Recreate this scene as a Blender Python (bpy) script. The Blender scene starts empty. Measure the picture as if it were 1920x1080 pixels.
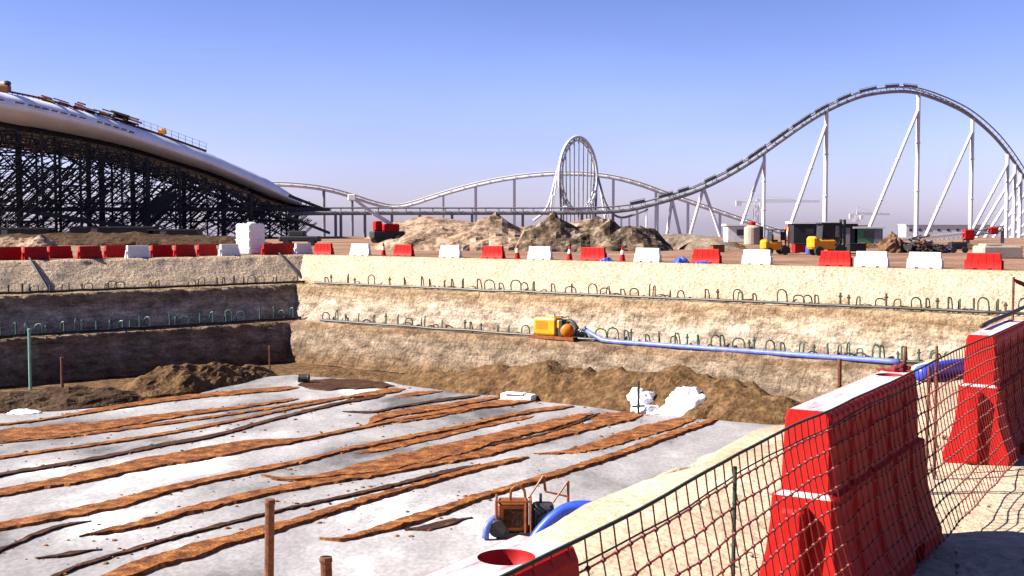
import bpy, bmesh, math, random
from mathutils import Vector, noise as mn
random.seed(7)
R = math.radians
scn = bpy.context.scene
COL = scn.collection
# ------------------------------------------------------------------ camera
F = 2200.0; PITCH = math.atan(122/F)
cam = bpy.data.cameras.new('camera'); camo = bpy.data.objects.new('camera', cam); COL.objects.link(camo)
CZ = 1.8
camo.location = (0, 0, CZ); camo.rotation_euler = (math.pi/2-PITCH, 0, 0)
cam.sensor_width = 36; cam.lens = 36*F/1920; cam.clip_end = 9000; cam.clip_start = .05
scn.camera = camo
# ------------------------------------------------------------------ light
SUN_EL, SUN_AZ = 36.5, 264.5          # compass azimuth: 0 = +Y, 90 = +X
sd = Vector((math.sin(R(SUN_AZ))*math.cos(R(SUN_EL)), math.cos(R(SUN_AZ))*math.cos(R(SUN_EL)), math.sin(R(SUN_EL))))
sl = bpy.data.lights.new('sun', 'SUN'); so = bpy.data.objects.new('sun', sl); COL.objects.link(so)
sl.energy = 5.0; sl.angle = R(.5); sl.color = (1, .94, .84)
so.rotation_euler = (-sd).to_track_quat('-Z', 'Y').to_euler(); so.location = (-60, 0, 80)
w = bpy.data.worlds.new("World"); scn.world = w; w.use_nodes = True
wn = w.node_tree
sky = wn.nodes.new('ShaderNodeTexSky'); sky.sky_type = 'NISHITA'; sky.sun_disc = False
sky.sun_elevation = R(SUN_EL); sky.sun_rotation = R(SUN_AZ)
sky.air_density = 1.0; sky.dust_density = .6; sky.ozone_density = 2.5; sky.altitude = 0
bg = wn.nodes['Background']; bg.inputs['Strength'].default_value = .05
tint = wn.nodes.new('ShaderNodeMix'); tint.data_type = 'RGBA'; tint.blend_type = 'MULTIPLY'
tint.inputs[0].default_value = 1
wtc = wn.nodes.new('ShaderNodeTexCoord'); wsep = wn.nodes.new('ShaderNodeSeparateXYZ'); wcr = wn.nodes.new('ShaderNodeValToRGB')
wn.links.new(wtc.outputs['Generated'], wsep.inputs[0]); wn.links.new(wsep.outputs['Z'], wcr.inputs[0])
we = wcr.color_ramp.elements; we[0].position = 0; we[0].color = (.80, .745, 1.22, 1); we[1].position = .24; we[1].color = (.44, .465, .79, 1)
e_ = we.new(.1); e_.color = (.72, .68, 1.12, 1)
wno = wn.nodes.new('ShaderNodeTexNoise'); wno.inputs['Scale'].default_value = 3.0; wno.inputs['Detail'].default_value = 5
wmp = wn.nodes.new('ShaderNodeMapping'); wmp.inputs['Scale'].default_value = (1, 1, 4); wn.links.new(wtc.outputs['Generated'], wmp.inputs[0]); wn.links.new(wmp.outputs[0], wno.inputs['Vector'])
wmr = wn.nodes.new('ShaderNodeMapRange'); wmr.inputs[1].default_value = .3; wmr.inputs[2].default_value = .7; wmr.inputs[3].default_value = .94; wmr.inputs[4].default_value = 1.05
wn.links.new(wno.outputs['Fac'], wmr.inputs[0])
wmx = wn.nodes.new('ShaderNodeMix'); wmx.data_type = 'RGBA'; wmx.blend_type = 'MULTIPLY'; wmx.inputs[0].default_value = 1
wn.links.new(wcr.outputs[0], wmx.inputs[6]); wn.links.new(wmr.outputs[0], wmx.inputs[7]); wn.links.new(wmx.outputs[2], tint.inputs[7])
wn.links.new(sky.outputs[0], tint.inputs[6]); wn.links.new(tint.outputs[2], bg.inputs[0])
scn.view_settings.view_transform = 'Standard'; scn.view_settings.look = 'None'
scn.cycles.diffuse_bounces = 1
scn.view_settings.exposure = 1.9; scn.view_settings.gamma = 1
scn.view_settings.use_curve_mapping = False
# ------------------------------------------------------------------ pixel rays (to place things at real distances)
FW = Vector((0, math.cos(PITCH), -math.sin(PITCH))); UP = Vector((0, math.sin(PITCH), math.cos(PITCH)))
O = Vector((0, 0, CZ))
def ray(px, py): return FW + Vector(((px-960)/F, 0, 0)) - UP*((py-540)/F)
def at_z(px, py, z):
    d = ray(px, py); return O + d*((z-CZ)/d.z)
def at_y(px, py, Y):
    d = ray(px, py); return O + d*(Y/d.y)
# ------------------------------------------------------------------ materials
MATS = {}
def mat(name, cols, scale=4.0, rough=.8, bump=0., bscale=None, detail=6, stretch=(1,1,1), metal=0., fine=.12, spec=.3, contrast=(.3,.7), coords='Object', coat=0.):
    if name in MATS: return MATS[name]
    m = bpy.data.materials.new(name); m.use_nodes = True; nt = m.node_tree; N = nt.nodes; L = nt.links
    b = N['Principled BSDF']; b.inputs['Roughness'].default_value = rough; b.inputs['Metallic'].default_value = metal
    b.inputs['Specular IOR Level'].default_value = spec; b.inputs['Coat Weight'].default_value = coat
    tc = N.new('ShaderNodeTexCoord'); mp = N.new('ShaderNodeMapping'); mp.inputs['Scale'].default_value = stretch
    L.new(tc.outputs[coords], mp.inputs[0])
    n = N.new('ShaderNodeTexNoise'); n.inputs['Scale'].default_value = scale; n.inputs['Detail'].default_value = detail; n.inputs['Roughness'].default_value = .62
    L.new(mp.outputs[0], n.inputs['Vector'])
    cr = N.new('ShaderNodeValToRGB'); els = cr.color_ramp.elements
    k = len(cols)
    while len(els) < max(k, 2): els.new(.5)
    for i in range(len(els)):
        c = cols[min(i, k-1)]
        els[i].position = contrast[0]+(contrast[1]-contrast[0])*i/max(1, len(els)-1); els[i].color = (*c, 1)
    L.new(n.outputs['Fac'], cr.inputs[0])
    n2 = N.new('ShaderNodeTexNoise'); n2.inputs['Scale'].default_value = (bscale or scale*6); n2.inputs['Detail'].default_value = 5
    L.new(mp.outputs[0], n2.inputs['Vector'])
    mr = N.new('ShaderNodeMapRange'); mr.inputs[1].default_value = .3; mr.inputs[2].default_value = .7
    mr.inputs[3].default_value = 1-fine*2; mr.inputs[4].default_value = 1+fine
    L.new(n2.outputs['Fac'], mr.inputs[0])
    mx = N.new('ShaderNodeMix'); mx.data_type = 'RGBA'; mx.blend_type = 'MULTIPLY'; mx.inputs[0].default_value = 1
    L.new(cr.outputs[0], mx.inputs[6]); L.new(mr.outputs[0], mx.inputs[7]); L.new(mx.outputs[2], b.inputs['Base Color'])
    if bump:
        bp = N.new('ShaderNodeBump'); bp.inputs['Strength'].default_value = 1; bp.inputs['Distance'].default_value = bump
        L.new(n2.outputs['Fac'], bp.inputs['Height']); L.new(bp.outputs[0], b.inputs['Normal'])
    MATS[name] = m; return m

def wall_material():
    m = bpy.data.materials.new('excavated_soil'); m.use_nodes = True; nt = m.node_tree; N = nt.nodes; L = nt.links
    b = N['Principled BSDF']; b.inputs['Roughness'].default_value = .95; b.inputs['Specular IOR Level'].default_value = .1
    tc = N.new('ShaderNodeTexCoord'); sep = N.new('ShaderNodeSeparateXYZ'); L.new(tc.outputs['Object'], sep.inputs[0])
    def noise(scale, stretch=(1,1,1), detail=6, rough=.6):
        mp = N.new('ShaderNodeMapping'); mp.inputs['Scale'].default_value = stretch; L.new(tc.outputs['Object'], mp.inputs[0])
        n = N.new('ShaderNodeTexNoise'); n.inputs['Scale'].default_value = scale; n.inputs['Detail'].default_value = detail; n.inputs['Roughness'].default_value = rough
        L.new(mp.outputs[0], n.inputs['Vector']); return n.outputs['Fac']
    def math_(op, a, v):
        x = N.new('ShaderNodeMath'); x.operation = op
        for i, q in enumerate((a, v)):
            if isinstance(q, (int, float)): x.inputs[i].default_value = q
            else: L.new(q, x.inputs[i])
        return x.outputs[0]
    wob = math_('MULTIPLY', math_('SUBTRACT', noise(.35), .5), 1.5)
    z = math_('ADD', sep.outputs['Z'], wob)
    t = math_('DIVIDE', math_('ADD', z, 9.0), 9.0)       # z -9..0
    def ramp(inp, stops):
        cr = N.new('ShaderNodeValToRGB'); e = cr.color_ramp.elements
        while len(e) < len(stops): e.new(.5)
        for i, (p, c) in enumerate(stops): e[i].position = p; e[i].color = (*c, 1)
        L.new(inp, cr.inputs[0]); return cr.outputs[0]
    strata = ramp(t, [(0, (.17,.10,.055)), (.1, (.21,.14,.085)), (.2, (.27,.215,.165)), (.30, (.31,.25,.19)), (.345, (.27,.19,.125)), (.375, (.30,.21,.14)),
                      (.41, (.50,.43,.36)), (.50, (.52,.45,.37)), (.57, (.46,.37,.27)), (.63, (.33,.235,.15)), (.665, (.42,.32,.21)), (.70, (.61,.49,.365)), (.86, (.63,.51,.385)), (.98, (.55,.40,.26))])
    mott = ramp(noise(.8, (1,1,2.2), 8, .7), [(.34, (.42,.39,.37)), (.5, (.95,.94,.93)), (.64, (1.5,1.5,1.52))])
    fine = ramp(noise(5, (1,1,1.6), 6, .7), [(.36, (.45,.43,.42)), (.52, (1,1,1)), (.66, (1.3,1.3,1.3))])
    streak = ramp(noise(2.2, (.12,.12,2.6), 5), [(.32, (.72,.69,.66)), (.55, (1,1,1))])
    def mul(a, c, fac=1):
        mx = N.new('ShaderNodeMix'); mx.data_type = 'RGBA'; mx.blend_type = 'MULTIPLY'
        if isinstance(fac, (int, float)): mx.inputs[0].default_value = fac
        else: L.new(fac, mx.inputs[0])
        L.new(a, mx.inputs[6]); L.new(c, mx.inputs[7]); return mx.outputs[2]
    low = N.new('ShaderNodeMapRange'); low.inputs[1].default_value = -3.4; low.inputs[2].default_value = -2.6; low.inputs[3].default_value = 1; low.inputs[4].default_value = .22
    L.new(z, low.inputs[0])
    c = mul(mul(mul(strata, mott, low.outputs[0]), fine, .7), streak, low.outputs[0])
    dk = N.new('ShaderNodeMix'); dk.data_type = 'RGBA'; dk.blend_type = 'MULTIPLY'; dk.inputs[0].default_value = 1; dk.inputs[7].default_value = (.66,.62,.58,1); L.new(c, dk.inputs[6]); L.new(dk.outputs[2], b.inputs['Base Color'])
    bp = N.new('ShaderNodeBump'); bp.inputs['Strength'].default_value = .9; bp.inputs['Distance'].default_value = .25
    hsum = math_('ADD', noise(3.5, (1,1,1.4), 8, .68), math_('MULTIPLY', noise(2.6, (1.6,1.6,.22), 4, .55), .7))
    L.new(hsum, bp.inputs['Height']); L.new(bp.outputs[0], b.inputs['Normal'])
    return m

M = dict(
 ground=mat('red_brown_site_soil', [(0.099,0.052,0.0347),(0.1782,0.099,0.0643),(0.2475,0.1683,0.1089)], .12, .95, .05, 3, spec=.1),
 wall=wall_material(),
 dirt=mat('damp_brown_dirt', [(0.042,0.0228,0.0108),(0.09,0.0492,0.0216),(0.15,0.09,0.045)], 1.4, .95, .10, 5, spec=.1, fine=.25),
 darkdirt=mat('dark_wet_dirt', [(0.021,0.0132,0.0084),(0.048,0.027,0.015),(0.084,0.048,0.027)], 1.2, .95, .10, 5, spec=.1, fine=.25),
 tan=mat('tan_spoil', [(.06,.037,.024),(.23,.155,.105),(.34,.245,.175)], .55, .95, .12, 2.2, spec=.1, fine=.25),
 brown=mat('brown_clod_spoil', [(.025,.017,.011),(.085,.058,.038),(.22,.165,.115)], .8, .95, .12, 3, spec=.1, fine=.3, contrast=(.36,.64)),
 greysoil=mat('grey_brown_spoil', [(0.0975,0.075,0.0562),(0.165,0.1237,0.09),(0.225,0.1725,0.12)], .6, .95, .08, 3, spec=.1, fine=.2),
 sand=mat('pale_sand', [(.24,.175,.115),(.34,.265,.185),(.42,.34,.245)], .7, .95, .03, 14, spec=.1),
 stone=mat('pebble', [(0.108,0.078,0.054),(0.21,0.162,0.12)], 3, .9, spec=.2),
 slab=None,
 strip=mat('rust_brown_strip', [(.05,.014,.004),(.15,.05,.013),(.27,.108,.03)], 1.5, .85, .05, 9, fine=.3, spec=.15, contrast=(.32,.66)),
 stripdark=mat('dark_rust_strip', [(0.0168,0.0067,0.0038),(0.0408,0.0144,0.0058),(0.0816,0.0336,0.012)], 1.3, .8, .05, 9, fine=.3, spec=.15),
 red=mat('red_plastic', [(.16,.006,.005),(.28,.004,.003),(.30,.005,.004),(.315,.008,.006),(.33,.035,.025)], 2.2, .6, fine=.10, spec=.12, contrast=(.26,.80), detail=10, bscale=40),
 redtop=mat('bleached_glare_red_plastic', [(.36,.03,.03),(.50,.25,.25),(.55,.43,.44)], 6, .4, stretch=(.6,3,1), fine=.05, spec=.5, contrast=(.3,.5)),  # faded plastic, with the overexposed glare of the tops painted into the colour
 white=mat('white_plastic', [(.38,.34,.29),(.58,.56,.53),(.62,.61,.60),(.66,.65,.64)], 2.2, .6, fine=.08, spec=.2, contrast=(.24,.7), detail=10, bscale=30),
 reddark=mat('red_plastic_hole', [(0.27,0.0024,0.0024),(0.3,0.0036,0.0036)], 3, .5),
 net=mat('orange_red_netting', [(.10,.008,.006),(.16,.012,.008)], 4, .6),
 rope=mat('dark_rope', [(.012,.02,.014),(.035,.045,.03)], 20, .8),
 rust=mat('rusty_steel', [(0.0385,0.014,0.0084),(0.105,0.035,0.0154),(0.168,0.063,0.0245)], 9, .8, .004, 60, fine=.2),
 black=mat('black_rubber', [(.012,.012,.014),(.03,.03,.032)], 5, .6),
 header=mat('dark_header_pipe', [(0.0108,0.012,0.012),(0.03,0.03,0.027)], 3, .5),
 hose=mat('grey_swing_hose', [(0.036,0.03,0.024),(0.066,0.054,0.042)], 4, .5),
 greenhose=mat('green_swing_hose', [(0.018,0.054,0.039),(0.048,0.102,0.078)], 4, .5),
 greenpost=mat('green_painted_tube', [(.10,.25,.2),(.2,.36,.3)], 4, .5),
 blue=mat('blue_hose', [(.012,.04,.36),(.025,.07,.46)], 3, .42, fine=.05),
 paleblue=mat('faded_blue_hose', [(.06,.09,.36),(.13,.17,.46)], 3, .45),
 yellow=mat('yellow_paint', [(.58,.20,.006),(.66,.26,.008)], 3, .4, fine=.1),
 orange=mat('orange_paint', [(.55,.11,.005),(.6,.15,.008)], 3, .4, fine=.1),
 brownpaint=mat('brown_orange_paint', [(0.112,0.0245,0.007),(0.238,0.07,0.0105)], 4, .5, fine=.2),
 whitesteel=mat('white_painted_steel', [(0.4752,0.4752,0.4752),(0.5616,0.5616,0.5616)], .5, .45, fine=.06),
 greysteel=mat('grey_painted_steel', [(0.12,0.12,0.132),(0.192,0.192,0.204)], .5, .5, fine=.1),
 tracksteel=mat('grey_track_steel', [(.11,.11,.115),(.24,.24,.25)], .5, .45, fine=.15),
 darksteel=mat('dark_structural_steel', [(0.0072,0.0078,0.0096),(0.021,0.0216,0.0252)], .4, .6, fine=.2),
 roof=mat('white_roof_skin', [(.62,.64,.69),(.74,.76,.80)], .3, .4, fine=.05, bscale=4),
 seam=mat('roof_seam_grey', [(0.06,0.066,0.078),(0.18,0.192,0.204)], 1.5, .6),
 glass=mat('dark_glass', [(.02,.025,.03),(.04,.045,.05)], 1, .1, spec=.5),
 tarp=mat('white_plastic_sheet', [(0.741,0.741,0.76),(0.836,0.836,0.855)], 2, .4, .02, 6),
 bluetarp=mat('blue_tarpaulin', [(.02,.05,.30),(.04,.09,.42)], 3, .45, .02, 8),
 concrete=mat('beige_concrete', [(0.24,0.198,0.156),(0.3,0.252,0.204)], 1, .9, .01, 8),
 green=mat('green_paint', [(.04,.13,.07),(.06,.17,.09)], 2, .5),
 wood=mat('weathered_timber', [(0.07,0.035,0.0175),(0.175,0.091,0.042)], 3, .85, fine=.2),
 litterpink=mat('pink_litter', [(.75,.12,.3),(.8,.2,.35)], 5, .5),
)
def slab_material():
    m = mat('wet_concrete_slab', [(.055,.048,.048),(.10,.093,.094),(.185,.173,.175),(.225,.212,.214),(.28,.267,.268),(.66,.64,.64)], .16, .75, .006, 7, stretch=(1,.55,1), fine=.12, contrast=(.33,.66), spec=.25, detail=9)
    return m
M['slab'] = slab_material()
# ------------------------------------------------------------------ mesh helpers
def tag(o, label=None, cat=None, group=None, kind=None):
    if label: o['label'] = label
    if cat: o['category'] = cat
    if group: o['group'] = group
    if kind: o['kind'] = kind
    return o
def thing(name, loc, label, cat, group=None, rz=0):
    o = bpy.data.objects.new(name, None); COL.objects.link(o); o.location = loc; o.rotation_euler.z = rz
    o.empty_display_size = .2
    return tag(o, label, cat, group)
class MB:
    def __init__(s): s.v = []; s.f = []; s.mi = []
    def add(s, vs, fs, mi=0):
        b = len(s.v); s.v += [Vector(p) for p in vs]
        for f in fs: s.f.append([b+i for i in f]); s.mi.append(mi)
        return s
    def box(s, c, size, rz=0, taper=1.0, ry=0):
        c = Vector(c); hx, hy, hz = size[0]/2, size[1]/2, size[2]/2
        vs = []
        for z in (-hz, hz):
            t = taper if z > 0 else 1
            for x, y in ((-hx,-hy),(hx,-hy),(hx,hy),(-hx,hy)):
                p = Vector((x*t, y*t, z))
                if ry: p = Vector((p.x*math.cos(ry)+p.z*math.sin(ry), p.y, -p.x*math.sin(ry)+p.z*math.cos(ry)))
                vs.append(c+Vector((p.x*math.cos(rz)-p.y*math.sin(rz), p.x*math.sin(rz)+p.y*math.cos(rz), p.z)))
        return s.add(vs, [(3,2,1,0),(4,5,6,7),(0,1,5,4),(1,2,6,5),(2,3,7,6),(3,0,4,7)])
    def cbox(s, c, size, rz=0, bev=.05):            # chamfered box
        hx, hy, hz = size[0]/2, size[1]/2, size[2]/2; b = bev
        ring = lambda x, y: [(-x+b,-y),(x-b,-y),(x,-y+b),(x,y-b),(x-b,y),(-x+b,y),(-x,y-b),(-x,-y+b)]
        vs = []
        for z, e in ((-hz, b*.6), (-hz+b, 0), (hz-b, 0), (hz, b*.6)):
            for x, y in ring(hx-e, hy-e):
                vs.append((c[0]+x*math.cos(rz)-y*math.sin(rz), c[1]+x*math.sin(rz)+y*math.cos(rz), c[2]+z))
        fs = [tuple(range(7,-1,-1)), tuple(range(24,32))]
        for k in range(3):
            for i in range(8): fs.append((k*8+i, k*8+(i+1)%8, k*8+8+(i+1)%8, k*8+8+i))
        return s.add(vs, fs)
    def bar(s, p, q, r, n=6, r2=None):
        p = Vector(p); q = Vector(q); d = (q-p)
        if d.length < 1e-6: return s
        d.normalize(); a = d.cross(Vector((0,0,1)) if abs(d.z) < .95 else Vector((0,1,0))).normalized(); c = d.cross(a)
        r2 = r if r2 is None else r2; vs = []
        for i in range(n):
            t = 2*math.pi*(i+.5)/n; o = a*math.cos(t)+c*math.sin(t); vs += [p+o*r, q+o*r2]
        fs = [(2*i, 2*i+1, 2*((i+1)%n)+1, 2*((i+1)%n)) for i in range(n)]
        fs += [tuple(2*i for i in range(n)), tuple(2*i+1 for i in range(n-1,-1,-1))]
        return s.add(vs, fs)
    def tube(s, pts, r, n=8, sec=None):
        pts = [Vector(p) for p in pts]; m = len(pts); vs = []; pa = None
        for k, p in enumerate(pts):
            d = (pts[min(k+1,m-1)]-pts[max(k-1,0)]).normalized()
            if pa is None: a = d.cross(Vector((0,0,1)) if abs(d.z) < .95 else Vector((0,1,0))).normalized()
            else: a = (pa - d*pa.dot(d)).normalized()
            pa = a; c = d.cross(a); rr = r[k] if isinstance(r, (list, tuple)) else r
            for i in range(n):
                t = 2*math.pi*i/n; vs.append(p+(a*math.cos(t)+c*math.sin(t))*rr)
        fs = [(k*n+i, k*n+(i+1)%n, k*n+n+(i+1)%n, k*n+n+i) for k in range(m-1) for i in range(n)]
        fs += [tuple(range(n-1,-1,-1)), tuple(range((m-1)*n, m*n))]
        return s.add(vs, fs)
    def lathe(s, c, prof, n=16, axis='z'):
        vs = []; m = len(prof)
        for r, h in prof:
            for i in range(n):
                t = 2*math.pi*i/n; x, y = r*math.cos(t), r*math.sin(t)
                p = {'z':(x,y,h), 'x':(h,x,y), 'y':(x,h,y)}[axis]; vs.append(Vector(c)+Vector(p))
        fs = [(k*n+i, k*n+(i+1)%n, k*n+n+(i+1)%n, k*n+n+i) for k in range(m-1) for i in range(n)]
        fs += [tuple(range(n-1,-1,-1)), tuple(range((m-1)*n, m*n))]
        return s.add(vs, fs)
    def build(s, name, m, parent=None, smooth=False, fixn=True, bevel=0):
        off = parent.location if parent else Vector((0,0,0))
        acc = Vector(off); p = parent.parent if parent else None
        while p: acc += p.location; p = p.parent
        me = bpy.data.meshes.new(name); me.from_pydata([tuple(v-acc) for v in s.v], [], s.f)
        ms = m if isinstance(m, (list, tuple)) else [m]
        for q in ms: me.materials.append(q)
        if len(ms) > 1: me.polygons.foreach_set('material_index', s.mi)
        if fixn:
            bm = bmesh.new(); bm.from_mesh(me); bmesh.ops.recalc_face_normals(bm, faces=bm.faces); bm.to_mesh(me); bm.free()
        if smooth: me.polygons.foreach_set('use_smooth', [True]*len(me.polygons))
        o = bpy.data.objects.new(name, me); COL.objects.link(o)
        if parent: o.parent = parent
        if bevel:
            bv = o.modifiers.new('bevel', 'BEVEL'); bv.width = bevel; bv.segments = 2; bv.limit_method = 'ANGLE'
        return o
def mesh_at(mb, name, m, loc, smooth=False, bevel=0, fixn=True):     # one-mesh thing with its origin at loc
    o = mb.build(name, m, None, smooth, fixn, bevel)
    o.data.transform(__import__('mathutils').Matrix.Translation(-Vector(loc))); o.location = loc
    return o
def copy_tree(o, parent=None):
    c = o.copy(); COL.objects.link(c)
    if parent: c.parent = parent
    for ch in list(o.children): copy_tree(ch, c)
    return c
def catmull(pts, step):
    P = [Vector(p) for p in pts]; P = [P[0]*2-P[1]] + P + [P[-1]*2-P[-2]]; out = []
    for i in range(1, len(P)-2):
        a, b, c, d = P[i-1:i+3]; n = max(1, int((c-b).length/step))
        for k in range(n):
            t = k/n
            out.append(.5*((2*b)+(c-a)*t+(2*a-5*b+4*c-d)*t*t+(3*b-a-3*c+d)*t**3))
    out.append(P[-2]); return out
def fnoise(x, y, z=0, oct=4):
    return mn.fractal(Vector((x, y, z)), 1.0, 2.0, oct)
# ------------------------------------------------------------------ the pit
ZR, Z1, Z2, ZF = -.8, -3.0, -5.6, -8.4
def smooth01(a, b, x):
    t = max(0, min(1, (x-a)/(b-a))); return t*t*(3-2*t)
def G(x, y):                                   # upper ground level
    z = ZR*smooth01(12, 46, y if x > -30 else 46)
    r = math.hypot(x, y)
    return z - .0115*max(0, r-230)
C = Vector((-17.2, 97)); FD = Vector((.8, -.6)); FN = Vector((-.6, -.8))
LD = Vector((-.7413, -.6712)); LN = Vector((.6712, -.7413))
RP = Vector((.158, 3.16)); RD = Vector((.5255, .8508)); RN = Vector((-.8508, .5255))
RIM_U = 1.5
E0 = RP + RN*RIM_U - RD*26
F0 = C + LD*72
ND = (F0-E0).normalized(); NN = Vector((ND.y, -ND.x))
def inter(p, d, q, e):
    den = d.x*e.y-d.y*e.x; t = ((q.x-p.x)*e.y-(q.y-p.y)*e.x)/den; return p+d*t
LV = [  # far/left inset, right inset, z
 (0, 0, None), (.25, .5, None), (2.85, 4.3, Z1), (3.75, 4.8, Z1-.04), (5.2, 9.3, Z2), (6.5, 9.9, Z2-.04), (8.0, 16.5, ZF-.08)]
def corner(k):
    a, b, z = LV[k]
    lf = (C+FN*a, FD); lr = (RP+RN*(RIM_U+b), RD); ll = (C+LN*a, LD); ln = (E0+NN*a, ND)
    return [inter(*ll, *lf), inter(*lf, *lr), inter(*lr, *ln), inter(*ln, *ll)]
CORN = [corner(k) for k in range(len(LV))]
def zlev(k, p, side):
    if k == 0: return G(p.x, p.y)
    if k == 1: return G(p.x, p.y)-.06
    return LV[k][2]
def far_pt(px, r):                             # ground point of image column px on the far side, r inside the rim
    q = inter(C+FN*r, FD, Vector((0,0)), Vector(((px-960)/F, 1))); return q
def left_pt(px, r):
    return inter(C+LN*r, LD, Vector((0,0)), Vector(((px-960)/F, 1)))
def rowpt(s, u): return RP + RD*s + RN*u       # along the near barrier row
pit = MB()
nrm = [FN, RN, NN, LN]
for side, (i0, i1) in enumerate(((0,1),(1,2),(2,3),(3,0))):
    fine = {0:.28, 3:.3, 1:.4, 2:2.5}[side]
    L_ = (CORN[0][i1]-CORN[0][i0]).length; na = max(6, int(L_/fine))
    rows = []
    for k in range(len(LV)-1):
        a = (CORN[k][i0]-CORN[k+1][i0]).length
        slope_len = math.hypot(LV[k+1][0 if side != 1 else 1]-LV[k][0 if side != 1 else 1], 0 if k == 0 else ((LV[k+1][2] or ZR)-(LV[k][2] if LV[k][2] is not None else ZR)))
        n = max(1, int(slope_len/(fine*.8)))
        for j in range(n): rows.append((k, j/n))
    rows.append((len(LV)-2, 1.0))
    vs = []
    for k, t in rows:
        for j in range(na+1):
            s = j/na
            p0 = CORN[k][i0].lerp(CORN[k][i1], s); p1 = CORN[k+1][i0].lerp(CORN[k+1][i1], s)
            z0 = zlev(k, p0, side); z1 = zlev(k+1, p1, side)
            p = p0.lerp(p1, t); z = z0+(z1-z0)*t
            edge = min(s, 1-s)*L_
            amp = min(1, edge/.5)
            if k == 0 and t == 0: amp = 0
            slope = k in (1, 3, 5)
            if side == 2: amp = 0
            d = (fnoise(p.x*.35, p.y*.35, z*.5)*.22 + fnoise(p.x*1.4, p.y*1.4, z*1.5, 3)*.09) * (1 if slope else .35) * amp
            if k == 1 and slope: d *= .45
            q = nrm[side]; h = .8 if slope else 0
            vs.append((p.x+q.x*d*h, p.y+q.y*d*h, z+d*.6))
    fs = []
    w_ = na+1
    for r_ in range(len(rows)-1):
        for j in range(na): fs.append((r_*w_+j, r_*w_+j+1, (r_+1)*w_+j+1, (r_+1)*w_+j))
    pit.add(vs, fs, 1 if side == 1 else 0)
po = pit.build('excavation_slopes', [M['wall'], M['sand']], smooth=True, fixn=False); tag(po, kind='structure')
# pit bottom
pf = MB(); cf = CORN[-2]
n = 90; vs = []
for i in range(n+1):
    for j in range(n+1):
        a = cf[0].lerp(cf[1], j/n); b_ = cf[3].lerp(cf[2], j/n); p = a.lerp(b_, i/n)
        z = ZF-.1+fnoise(p.x*.5, p.y*.5)*.05*(0 if i in (0,n) or j in (0,n) else 1)
        vs.append((p.x, p.y, z))
pf.add(vs, [(i*(n+1)+j, i*(n+1)+j+1, (i+1)*(n+1)+j+1, (i+1)*(n+1)+j) for i in range(n) for j in range(n)])
tag(pf.build('pit_bottom_soil', M['dirt'], smooth=True, fixn=False), kind='structure')
# upper ground: rings from the rim out to the horizon
rim = []
for i in range(4):
    a, b_ = CORN[0][i], CORN[0][(i+1)%4]; n = max(2, int((b_-a).length/1.2))
    rim += [a.lerp(b_, k/n) for k in range(n)]
cen = sum(CORN[0], Vector((0,0)))/4
rad = [0, .3, .8, 1.5, 2.5, 4, 6, 8.5, 12, 16, 22, 30, 40, 55, 75, 100, 140, 190, 260, 380, 600, 1000, 1800, 3500, 6500]
ug = MB(); vs = []
for d in rad:
    for p in rim:
        q = p+(p-cen).normalized()*d; r = math.hypot(q.x, q.y)
        z = G(q.x, q.y)
        if 1 < d < 200: z += fnoise(q.x*.08, q.y*.08)*.12*min(1, d/20) + fnoise(q.x*.6, q.y*.6)*.025
        vs.append((q.x, q.y, z))
nr = len(rim)
ug.add(vs, [(k*nr+i, k*nr+(i+1)%nr, (k+1)*nr+(i+1)%nr, (k+1)*nr+i) for k in range(len(rad)-1) for i in range(nr)])
tag(ug.build('upper_ground', M['ground'], smooth=True, fixn=False), kind='structure')
# near sand sheet the camera stands on (4 cm raised compacted sand strip along the barriers)
ns = MB(); vs = []; nu, nw = 90, 40
for i in range(nu+1):
    for j in range(nw+1):
        s = -6+26*i/nu; u = 1.62-5.9*j/nw; p = rowpt(s, u)
        e = min(i, nu-i, j, nw-j)/4
        z = G(p.x, p.y)+.03+min(1, e)*(.02*fnoise(p.x*2.5, p.y*2.5)+.03*fnoise(p.x*.7, p.y*.7))
        if e == 0: z -= .2
        vs.append((p.x, p.y, z))
ns.add(vs, [(i*(nw+1)+j, (i+1)*(nw+1)+j, (i+1)*(nw+1)+j+1, i*(nw+1)+j+1) for i in range(nu) for j in range(nw)])
tag(ns.build('sand_verge', M['sand'], smooth=True, fixn=False), kind='structure')
ROWZ = .04
st = MB()
for _ in range(900):
    p = rowpt(random.uniform(-1, 16), random.uniform(-4, .7)); r = random.choice((.006,.008,.012,.02))*random.uniform(.6,1.3)
    z = G(p.x, p.y)+.035
    vs = []
    for dz, k in ((-.6,.8),(.3,1),(.8,.45)):
        a0 = random.random()*6
        for t in range(5): vs.append((p.x+r*k*math.cos(a0+t*1.257)*random.uniform(.7,1.2), p.y+r*k*math.sin(a0+t*1.257)*random.uniform(.7,1.2), z+dz*r))
    st.add(vs, [(i, (i+1)%5, 5+(i+1)%5, 5+i) for i in range(5)]+[(5+i, 5+(i+1)%5, 10+(i+1)%5, 10+i) for i in range(5)]+[(10,11,12,13,14)])
tag(st.build('gravel', M['stone']), 'small pebbles scattered over the pale sand beside the barriers', 'gravel', kind='stuff')
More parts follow.
